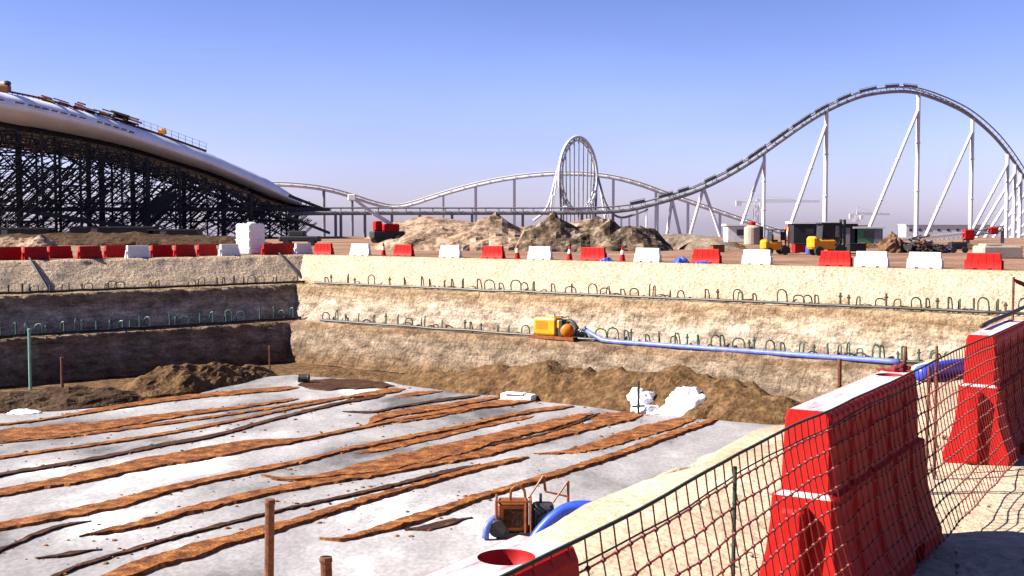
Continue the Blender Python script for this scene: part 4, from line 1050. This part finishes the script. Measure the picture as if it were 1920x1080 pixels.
# evacuation catwalk steps on the climb
for px in (1195,1240,1280,1330,1372,1415,1455,1497,1535,1575,1618,1660,1700):
    a = track_at(bp_, px-13); b_ = track_at(bp_, px+13); o_ = Vector((0,-.9,.25)); mb = MB()
    mb.bar(a+o_, b_+o_, .26, 4); mb.bar(a+o_+Vector((0,-.3,.35)), b_+o_+Vector((0,-.3,.35)), .05, 4)
    for t in (0, .5, 1): q = a.lerp(b_, t)+o_; mb.bar(q, q+Vector((0,-.3,.4)), .04, 4)
    for t in (.2, .8): q = a.lerp(b_, t); mb.bar(q-Vector((0,0,.9)), q+o_, .06, 4)
    mb.build('catwalk', M['seam'], big)
for px in (628,640,687,741,793,843,890,985,1027,1090,1150):
    a = track_at(bp_, px); MB().bar((a.x, a.y, gz(a)), (a.x, a.y, a.z-.9), .26, 8).build('support', M['greysteel'], big)
ST = M['whitesteel']
for px in (1200, 1228):
    a = track_at(bp_, px); MB().bar((a.x, a.y, gz(a)), (a.x, a.y, a.z-.9), .22, 8).build('support', ST, big)
for px, fx in ((1427,1382),(1550,1474),(1717,1622),(1820,1734),(1884,1815),(1899,1830),(1912,1846),(1924,1862),(1935,1878),(1948,1894),(1960,1909)):
    a = track_at(bp_, px); h = a.z-.9-gz(a); mb = MB(); r0 = .46 if px > 1500 else .36
    mb.bar((a.x, a.y, gz(a)), (a.x, a.y, a.z-.9), r0, 10, r0*.85)
    for t in (.33, .66): mb.lathe((a.x, a.y, gz(a)+h*t), [(r0*1.02,-.12),(r0*1.25,-.1),(r0*1.25,.1),(r0*1.02,.12)], 10)
    mb.build('support', ST, big)
    f_ = at_y(fx, 442, a.y-3); zt = gz(a)+h*(.88 if px < 1880 else .86)
    mb = MB(); mb.bar((f_.x, f_.y, gz(f_)), (a.x-.2, a.y-.3, zt), r0*.8, 10, r0*.7)
    for t in (.3, .62): 
        q = Vector((f_.x, f_.y, gz(f_))).lerp(Vector((a.x-.2, a.y-.3, zt)), t); mb.lathe(q, [(r0*.85,-.14),(r0*1.05,-.1),(r0*1.05,.1),(r0*.85,.14)], 10)
    mb.build('brace', ST, big)
for px, l_, r_ in ((1262,1250,1277),(1318,1292,1352)):
    a = track_at(bp_, px)
    for fx in (l_, r_):
        f_ = at_y(fx, 444, a.y); MB().bar((f_.x, f_.y, gz(f_)), (a.x, a.y, a.z-.9), .3, 8).build('brace', ST, big)
# white hill coaster behind
WH = [(470,342,318),(530,342,320),(580,346,322),(620,353,324),(660,364,326),(700,377,328),(735,384,330),(770,379,331),(820,363,332),(880,346,333),(940,333,334),(1000,325,335),(1050,322,336),(1100,323,337),(1150,329,338),(1200,342,339),(1250,360,340),(1300,377,341),(1350,394,342),(1400,411,343),(1450,427,344),(1500,441,345)]
wh = thing('roller_coaster', (*at_y(900, 440, 333).xy, G(*at_y(900, 440, 333).xy)), 'low white roller coaster hills running behind the elevated grey track', 'roller coaster')
wp_ = catmull([at_y(*p) for p in WH], 1.6)
track(wh, wp_, 1.4, .2, .42, .8, ST, M['whitesteel'], 3)
for px in (613,665,829,890,967,1153,1230,1290,1352,1405):
    a = track_at(wp_, px); MB().bar((a.x, a.y, gz(a)), (a.x, a.y, a.z-.8), .42 if px not in (829,) else .3, 8).build('support', ST if px > 700 else M['greysteel'], wh)
# vertical loop
LY = 315.
lc = at_y(1085, 328, LY); lr = 64*LY/F; ca, sa = .52, .854
lp = thing('roller_coaster', (lc.x, lc.y, G(lc.x, lc.y)), 'narrow white vertical coaster loop bristling with slender upright supports', 'roller coaster')
pts = []
for k in range(97):
    th = -math.pi*.5-.9+ (2*math.pi+1.8)*k/96; lat = (k/96-.5)*5.0
    rr = lr*(1 if abs(k-48) < 40 else 1+.25*((abs(k-48)-40)/8)**2)
    h = rr*math.cos(th); v = lr*math.sin(th) if -math.pi*.5 <= th <= 1.5*math.pi else -lr+.02*abs(h)**1.5
    pts.append(Vector((lc.x+ca*h-sa*lat*.3, lc.y+sa*h+ca*lat, lc.z+v)))
MB().tube([p+Vector((-.3,.5,0)) for p in pts], .22, 6).build('rail', ST, lp, smooth=True)
MB().tube([p+Vector((.3,-.5,0)) for p in pts], .22, 6).build('rail', ST, lp, smooth=True)
MB().tube([p+(p-Vector((lc.x,lc.y,lc.z))).normalized()*.9 for p in pts], .4, 8).build('spine', ST, lp, smooth=True)
ti = MB().tube([p+(p-lc).normalized()*.9 for p in pts], .3, 6)
for k in range(0, 97, 2):
    p = pts[k]; o_ = p+(p-lc).normalized()*.9
    ti.bar(p+Vector((-.3,.5,0)), o_, .12, 4); ti.bar(p+Vector((.3,-.5,0)), o_, .12, 4)
ti.build('spine_bracket', M['greysteel'], lp)
for k in (24,27,30,33,36,39,42,45,48,51,54,57,60,63,66,69,72):
    p = pts[k]; MB().bar((p.x, p.y, G(p.x,p.y)-.3), p+(p-lc).normalized()*1.0, .2, 8).build('support', ST if k % 3 else M['greysteel'], lp)
for px, y0, fx in ((1044,330,1030),(1036,365,1026),(1122,330,1140),(1128,360,1150)):
    a = at_y(px, y0, LY+2); f_ = at_y(fx, 446, LY+2); MB().bar((f_.x, f_.y, gz(f_)), a, .26, 6).build('support', ST, lp)
fl_ = [at_y(x, y, LY+6) for x, y in ((1052,300),(1044,325),(1038,350),(1030,380),(1018,400),(1000,414))]
MB().tube(catmull(fl_, 1), .35, 6).build('lead_in_rail', ST, lp, smooth=True)
fl_ = [at_y(x, y, LY-6) for x, y in ((1119,325),(1126,350),(1133,375),(1146,398),(1165,408),(1190,402),(1215,392))]
MB().tube(catmull(fl_, 1), .3, 6).build('lead_out_rail', M['greysteel'], lp, smooth=True)
for px, y0 in ((1165,408),(1180,404),(1196,400),(1212,393),(1150,400),(1136,385)):
    a = at_y(px, y0, LY-6); MB().bar((a.x, a.y, gz(a)), a, .25, 6).build('support', ST, lp)
# ------------------------------------------------------------------ cranes
def tower_crane(px, ytop, yj, x0, x1, Y, label, mast_w):
    b_ = at_y(px, 445, Y); t = thing('tower_crane', (b_.x, b_.y, gz(b_)), label, 'crane')
    j = at_y(px, yj, Y); zt = at_y(px, ytop, Y).z; w_ = mast_w; g = gz(b_)
    m_ = MB()
    for sx in (-1, 1):
        for sy in (-1, 1): m_.bar((b_.x+sx*w_, b_.y+sy*w_, g), (b_.x+sx*w_, b_.y+sy*w_, j.z), .22, 4)
    k = 0; z = g
    while z < j.z-2*w_:
        s = 1 if k % 2 else -1; m_.bar((b_.x-s*w_, b_.y-w_, z), (b_.x+s*w_, b_.y-w_, z+2*w_), .14, 4); m_.bar((b_.x-s*w_, b_.y+w_, z), (b_.x+s*w_, b_.y+w_, z+2*w_), .14, 4); z += 2*w_; k += 1
    m_.build('mast', ST, t)
    a = at_y(x0, yj, Y); c = at_y(x1, yj, Y); jb = MB()
    for dy, dz in ((-.6,0),(.6,0),(0,1.3)): jb.bar((b_.x, b_.y+dy, j.z+dz), (c.x, c.y+dy, j.z+dz*.6), .2, 4)
    n = 24
    for i in range(n):
        xa = b_.x+(c.x-b_.x)*i/n; xb = b_.x+(c.x-b_.x)*(i+1)/n; jb.bar((xa, b_.y, j.z), (xb, b_.y, j.z+1.2), .1, 4); jb.bar((xb, b_.y, j.z), (xb, b_.y, j.z+1.2), .1, 4)
    jb.build('jib', ST, t)
    cj = MB(); cj.bar((b_.x, b_.y-.6, j.z), (a.x, a.y-.6, j.z), .25, 4); cj.bar((b_.x, b_.y+.6, j.z), (a.x, a.y+.6, j.z), .25, 4); cj.build('counter_jib', ST, t)
    MB().box((a.x+1.2, a.y, j.z-.6), (2.6,1.6,2.4)).build('counterweight', ST, t)
    MB().box((b_.x+w_+1, b_.y-1, j.z-1.2), (1.6,1.6,2)).build('cab', ST, t)
    MB().bar((b_.x, b_.y, j.z), (b_.x, b_.y, zt), .4, 4, .15).bar((b_.x, b_.y, zt), (b_.x+(c.x-b_.x)*.6, b_.y, j.z+1.2), .08, 4).bar((b_.x, b_.y, zt), (a.x, a.y, j.z), .08, 4).build('apex', ST, t)
tower_crane(1418, 366, 379, 1380, 1536, 560, 'tower crane with a long level jib behind the coaster supports', 1.1)
tower_crane(1606, 388, 403, 1593, 1668, 620, 'smaller tower crane with a short jib right of the forklifts', 1.2)
# mobile crane, red body white boom
a = at_y(726, 446, 150); t = thing('mobile_crane', (a.x, a.y, ZR), 'red mobile crane with a raised white telescopic boom', 'crane')
MB().cbox((a.x, a.y, ZR+1.1), (4.2,2,.9), .4, .12).build('chassis', M['black'], t)
MB().cbox((a.x+.3, a.y, ZR+2.0), (2.2,1.8,.95), .4, .15).build('superstructure', M['red'], t, bevel=.03)
MB().cbox((a.x-1.2, a.y-.3, ZR+2.2), (1.0,1.1,1.3), .4, .15).build('cab', M['red'], t, bevel=.03)
MB().bar((a.x+.6, a.y, ZR+2.4), at_y(700, 400, 149), .32, 4).bar(at_y(700,400,149), at_y(661, 371, 148), .25, 4).build('boom', M['whitesteel'], t)
MB().cbox(at_y(660, 370, 148), (1.0,.6,.8), 0, .1).build('boom_head', M['white'], t)
for sx in (-1.4, -.3, 1.3):
    for sy in (-1, 1):
        MB().lathe((a.x+sx-sy*.3, a.y+sy*.9, ZR+.5), [(.1,-.2),(.45,-.2),(.5,-.12),(.5,.12),(.45,.2),(.1,.2)], 14, 'y').build('wheel', M['black'], t)
# boom sections lying at right
a0 = at_y(1668, 455, 150); a1 = at_y(1815, 440, 150); a2 = at_y(1880, 428, 150)
t = thing('crane_boom', (a0.x, a0.y, ZR), 'low white crane boom with red joint stretching before the coaster supports', 'crane boom')
def lattice(p, q, w_, m, nm):
    mb = MB(); o4 = [Vector((0,sy*w_,sz*w_)) for sy in (-1,1) for sz in (-1,1)]
    for o_ in o4: mb.bar(p+o_, q+o_, .09, 4)
    n = int((q-p).length/(1.6*w_))
    for i in range(n):
        u, v = p.lerp(q, i/n), p.lerp(q, (i+1)/n); mb.bar(u+o4[0], v+o4[1], .05, 4); mb.bar(u+o4[2], v+o4[3], .05, 4); mb.bar(u+o4[1], v+o4[3], .05, 4)
    mb.build(nm, m, t)
lattice(a0, a1, .35, ST, 'boom_section'); lattice(a1, a2, .3, M['greysteel'], 'boom_section')
MB().cbox(a1, (1.4,1,1.4), 0, .2).build('joint', M['red'], t); MB().cbox(at_y(1862,432,150), (1.2,.8,1.0), 0, .2).build('joint', M['red'], t)
MB().bar((a0.x, a0.y, ZR-.1), a0, .3, 6).bar((a1.x, a1.y, ZR-.1), a1, .22, 6).bar((a2.x, a2.y, ZR-.1), a2, .22, 6).build('trestle', M['greysteel'], t)
# ------------------------------------------------------------------ forklifts
def forklift(px, py, rz, label, s=1.0, mastcol='black'):
    a = at_z(px, py, ZR); t = thing('forklift', (a.x, a.y, ZR), label, 'forklift')
    cs, sn = math.cos(rz), math.sin(rz)
    def l(x, y, z): return (a.x+(x*cs-y*sn)*s, a.y+(x*sn+y*cs)*s, ZR+z*s)
    def S(*v): return tuple(k*s for k in v)
    MB().cbox(l(-.5,0,.75), S(1.5,1.15,.7), rz, .12*s).build('body', M['yellow'], t, bevel=.03)
    MB().cbox(l(-1.2,0,.85), S(.5,1.2,.85), rz, .15*s).build('counterweight', M['yellow'], t, bevel=.03)
    MB().cbox(l(.35,0,.6), S(.6,1.1,.4), rz, .08*s).build('front_frame', M['black'], t)
    c = MB()
    for x in (-.75, .5):
        for y in (-.5, .5): c.bar(l(x, y, 1.0), l(x*.92, y*.95, 2.1), .05*s, 6)
    c.box(l(-.13,0,2.14), S(1.35,1.1,.08), rz); c.build('cab_frame', M['black'], t)
    MB().box(l(-.74,0,1.55), S(.03,.9,.85), rz).box(l(.49,0,1.6), S(.03,.9,.75), rz).build('window', M['glass'], t)
    MB().cbox(l(-.3,0,1.2), S(.5,.5,.16), rz, .04*s).cbox(l(-.52,0,1.5), S(.12,.5,.5), rz, .04*s).build('seat', M['black'], t)
    m_ = MB()
    for y in (-.35, .35): m_.box(l(.85, y, 1.25), S(.14,.12,2.3), rz)
    for z in (.3, 1.2, 2.3): m_.box(l(.85, 0, z), S(.1,.7,.1), rz)
    m_.build('mast', M[mastcol], t)
    for y in (-.28, .28): MB().box(l(1.4, y, .12), S(1.0,.12,.06), rz).build('fork', M['rust'], t)
    MB().box(l(.95,0,.35), S(.06,.9,.45), rz).build('fork_carriage', M['rust'], t)
    for x, r_ in ((.45,.38),(-.95,.3)):
        for y in (-.55, .55):
            mb = MB(); n = 16; vs = []
            for hh, rr in ((-.14,.3),(-.14,1),(.14,1),(.14,.3)):
                for i in range(n): th = 2*math.pi*i/n; vs.append(l(x+r_*rr*math.cos(th), y+hh, r_+r_*rr*math.sin(th)))
            mb.add(vs, [(k*n+i, k*n+(i+1)%n, k*n+n+(i+1)%n, k*n+n+i) for k in range(3) for i in range(n)]+[tuple(range(n)), tuple(range(3*n, 4*n))])
            mb.build('wheel', M['black'], t)
forklift(1458, 477, .15, 'smaller yellow forklift with an orange mast beside the silo', .95, 'orange')
forklift(1556, 479, .1, 'larger yellow forklift with black cab and tall black mast', 1.2)
# ------------------------------------------------------------------ site buildings at right
def cabin(px, Y, w_, d_, h_, wm, rm, label, win=True, name='site_cabin'):
    a = at_y(px, 445, Y); g = gz(a)+.3; t = thing(name, (a.x, a.y, g), label, 'cabin')
    wl = MB().cbox((a.x, a.y, g+h_/2), (w_, d_, h_), 0, .06).build('wall', wm, t)
    MB().box((a.x, a.y, g+h_+.12), (w_+.5, d_+.5, .24)).build('roof', rm, t)
    n = max(1, int(w_/3.2))
    if win:
        for i in range(n): MB().box((a.x-w_/2+w_*(i+.5)/n, a.y-d_/2-.03, g+h_*.6), (1.1,.06,.8)).build('window', M['glass'], wl)
    MB().box((a.x+w_*.32, a.y-d_/2-.04, g+1.0), (.9,.07,2.0)).build('door', M['greysteel'], wl)
cabin(1542, 150, 8.2, 3, 2.5, M['darksteel'], M['white'], 'long dark site cabin with white roof behind the forklifts')
cabin(1622, 150, 3.6, 3, 1.9, M['green'], M['whitesteel'], 'small green cabin right of the forklifts')
cabin(1385, 160, 3.6, 3, 2.2, M['white'], M['white'], 'boxy white cabin left of the silo')
cabin(1560, 420, 26, 8, 4.2, M['whitesteel'], M['white'], 'long low white shed far off behind the forklifts', name='shed')
cabin(1770, 420, 30, 8, 4.4, M['whitesteel'], M['white'], 'long low white shed far off behind the scrap pile', name='shed')
a = at_y(1410, 450, 140); t = thing('silo', (a.x, a.y, ZR), 'short pale cylindrical silo with a red cap', 'silo')
MB().lathe((a.x, a.y, ZR), [(.9,0),(.95,.1),(.95,2.0),(.9,2.1),(.5,2.3),(.4,2.32)], 20).build('shell', M['concrete'], t)
MB().lathe((a.x, a.y, ZR+2.32), [(.4,0),(.42,.3),(.2,.45),(.02,.46)], 14).build('cap', M['red'], t)
MB().box((a.x+1.0, a.y-.3, ZR+1.1), (.5,.3,2.2)).build('ladder_cage', M['black'], t)
q = at_z(1880, 484, ZR); tag(mesh_at(MB().cbox((q.x, q.y+1, ZR+.42), (2.9,2.2,.95), 0, .1).cbox((q.x-.6, q.y+.9, ZR+.95), (1.2,1.4,.2), 0, .05), 'concrete_plinth', M['concrete'], (q.x, q.y+1, ZR)), 'beige concrete plinth near the right frame edge', 'plinth')
for px, py, w_, d_, h_, mk, lab in ((1500,474,1.3,.8,.75,'reddark','dark crimson site box between the two forklifts'), (1524,476,1.0,.8,.6,'bluetarp','dark blue covered box at the left of the larger forklift'), (1345,473,1.1,.8,.6,'brownpaint','brown crate stack at the right end of the low heap'), (1605,472,1.6,.8,.7,'darksteel','black steel box below the green cabin')):
    q = at_z(px, py, ZR); t = thing('site_box', (q.x, q.y, ZR), lab, 'box')
    MB().cbox((q.x, q.y, ZR+h_/2), (w_,d_,h_), .15, .04).build('crate', M[mk], t)
    MB().cbox((q.x, q.y, ZR+h_+.03), (w_*1.04,d_*1.05,.07), .15, .02).build('lid', M['black'], t)
# low debris heaps along the site road
for a_, b_, lab, sd_ in ((1360,1400,'low red brown debris ridge left of the silo',61),(1595,1650,'low red brown debris ridge under the green cabin',63),(1775,1840,'low red brown debris ridge before the crane boom',65)):
    ridge('debris_heap', lab, 'debris', [(*at_z(a_+(b_-a_)*k/4, 466, ZR).xy, (.1,.45,.6,.4,.1)[k], 1.2) for k in range(5)], M['dirt'], sd_, ZR, rough=.5, step=.3, frac=1.4)
# scrap pile
q = at_z(1672, 474, ZR); lump('soil_heap', 'orange brown clod heap left of the black scrap pile', 'soil heap', (q.x, q.y, ZR), (1.0,.9,1.55), M['wood'], 31, rough=.35)
q = at_z(1728, 474, ZR)
t = thing('scrap_pile', (q.x, q.y, ZR), 'black tangle of scrap steel and hoses behind the white barriers', 'scrap pile')
rr = random.Random(11); mb = MB(); mb2 = MB()
for _ in range(150):
    x = rr.gauss(0, .95); z = abs(rr.gauss(0, .5))*(1.3-abs(x)*.25)
    p = Vector((q.x+x, q.y+rr.uniform(-.8,.8), ZR+max(.05, min(1.4, z)))); d = Vector((rr.uniform(-1,1), rr.uniform(-.4,.4), rr.uniform(-.35,.35)))*.7
    e = p+d; e.z = max(ZR+.05, e.z); (mb if rr.random() < .75 else mb2).bar(p, e, rr.choice((.05,.08,.12)), 5)
for _ in range(16):
    x = rr.gauss(0, .8); mb.box((q.x+x, q.y+rr.uniform(-.5,.5), ZR+.35+rr.uniform(-.2,.3)), (rr.uniform(.4,.9),.6,rr.uniform(.3,.6)), rr.uniform(0,3), ry=rr.uniform(-.4,.4))
mb.build('scrap_steel', M['black'], t); mb2.build('rusty_bar', M['rust'], t)
q = at_z(1765, 473, ZR); lump('blue_bag', 'dark blue tarpaulin lump at the right end of the scrap pile', 'bag', (q.x, q.y, ZR), (.8,.6,.6), M['bluetarp'], 37)
q = at_z(1795, 474, ZR); t = thing('compressor', (q.x, q.y, ZR), 'small dark wheeled compressor right of the blue tarpaulin', 'compressor')
MB().cbox((q.x, q.y, ZR+.65), (1.5,.8,.6), 0, .12).build('housing', M['darksteel'], t)
MB().bar((q.x+.5, q.y, ZR+.9), (q.x+.5, q.y, ZR+1.3), .06, 6).build('exhaust', M['rust'], t)
for sx in (-.5, .5): MB().lathe((q.x+sx, q.y-.45, ZR+.27), [(.05,-.08),(.27,-.08),(.27,.08),(.05,.08)], 12, 'y').build('wheel', M['black'], t)
# dark pickup at the hall's end
a = at_z(563, 461, ZR); t = thing('pickup_truck', (a.x, a.y, ZR), 'black pickup truck parked at the right end of the hall', 'pickup')
MB().cbox((a.x, a.y, ZR+.8), (4.6,1.7,.6), 0, .12).build('body', M['black'], t, bevel=.03)
mb = MB(); mb.box((a.x-.3, a.y, ZR+1.4), (2.0,1.5,.65), 0, .8); cb = mb.build('cab', M['black'], t, bevel=.04)
MB().box((a.x-.3, a.y-.70, ZR+1.38), (1.5,.1,.38)).build('window', M['glass'], cb)
for sx in (-1.45, 1.4):
    for sy in (-.8, .8): MB().lathe((a.x+sx, a.y+sy, ZR+.38), [(.1,-.12),(.36,-.12),(.38,0),(.36,.12),(.1,.12)], 14, 'y').build('wheel', M['black'], t)
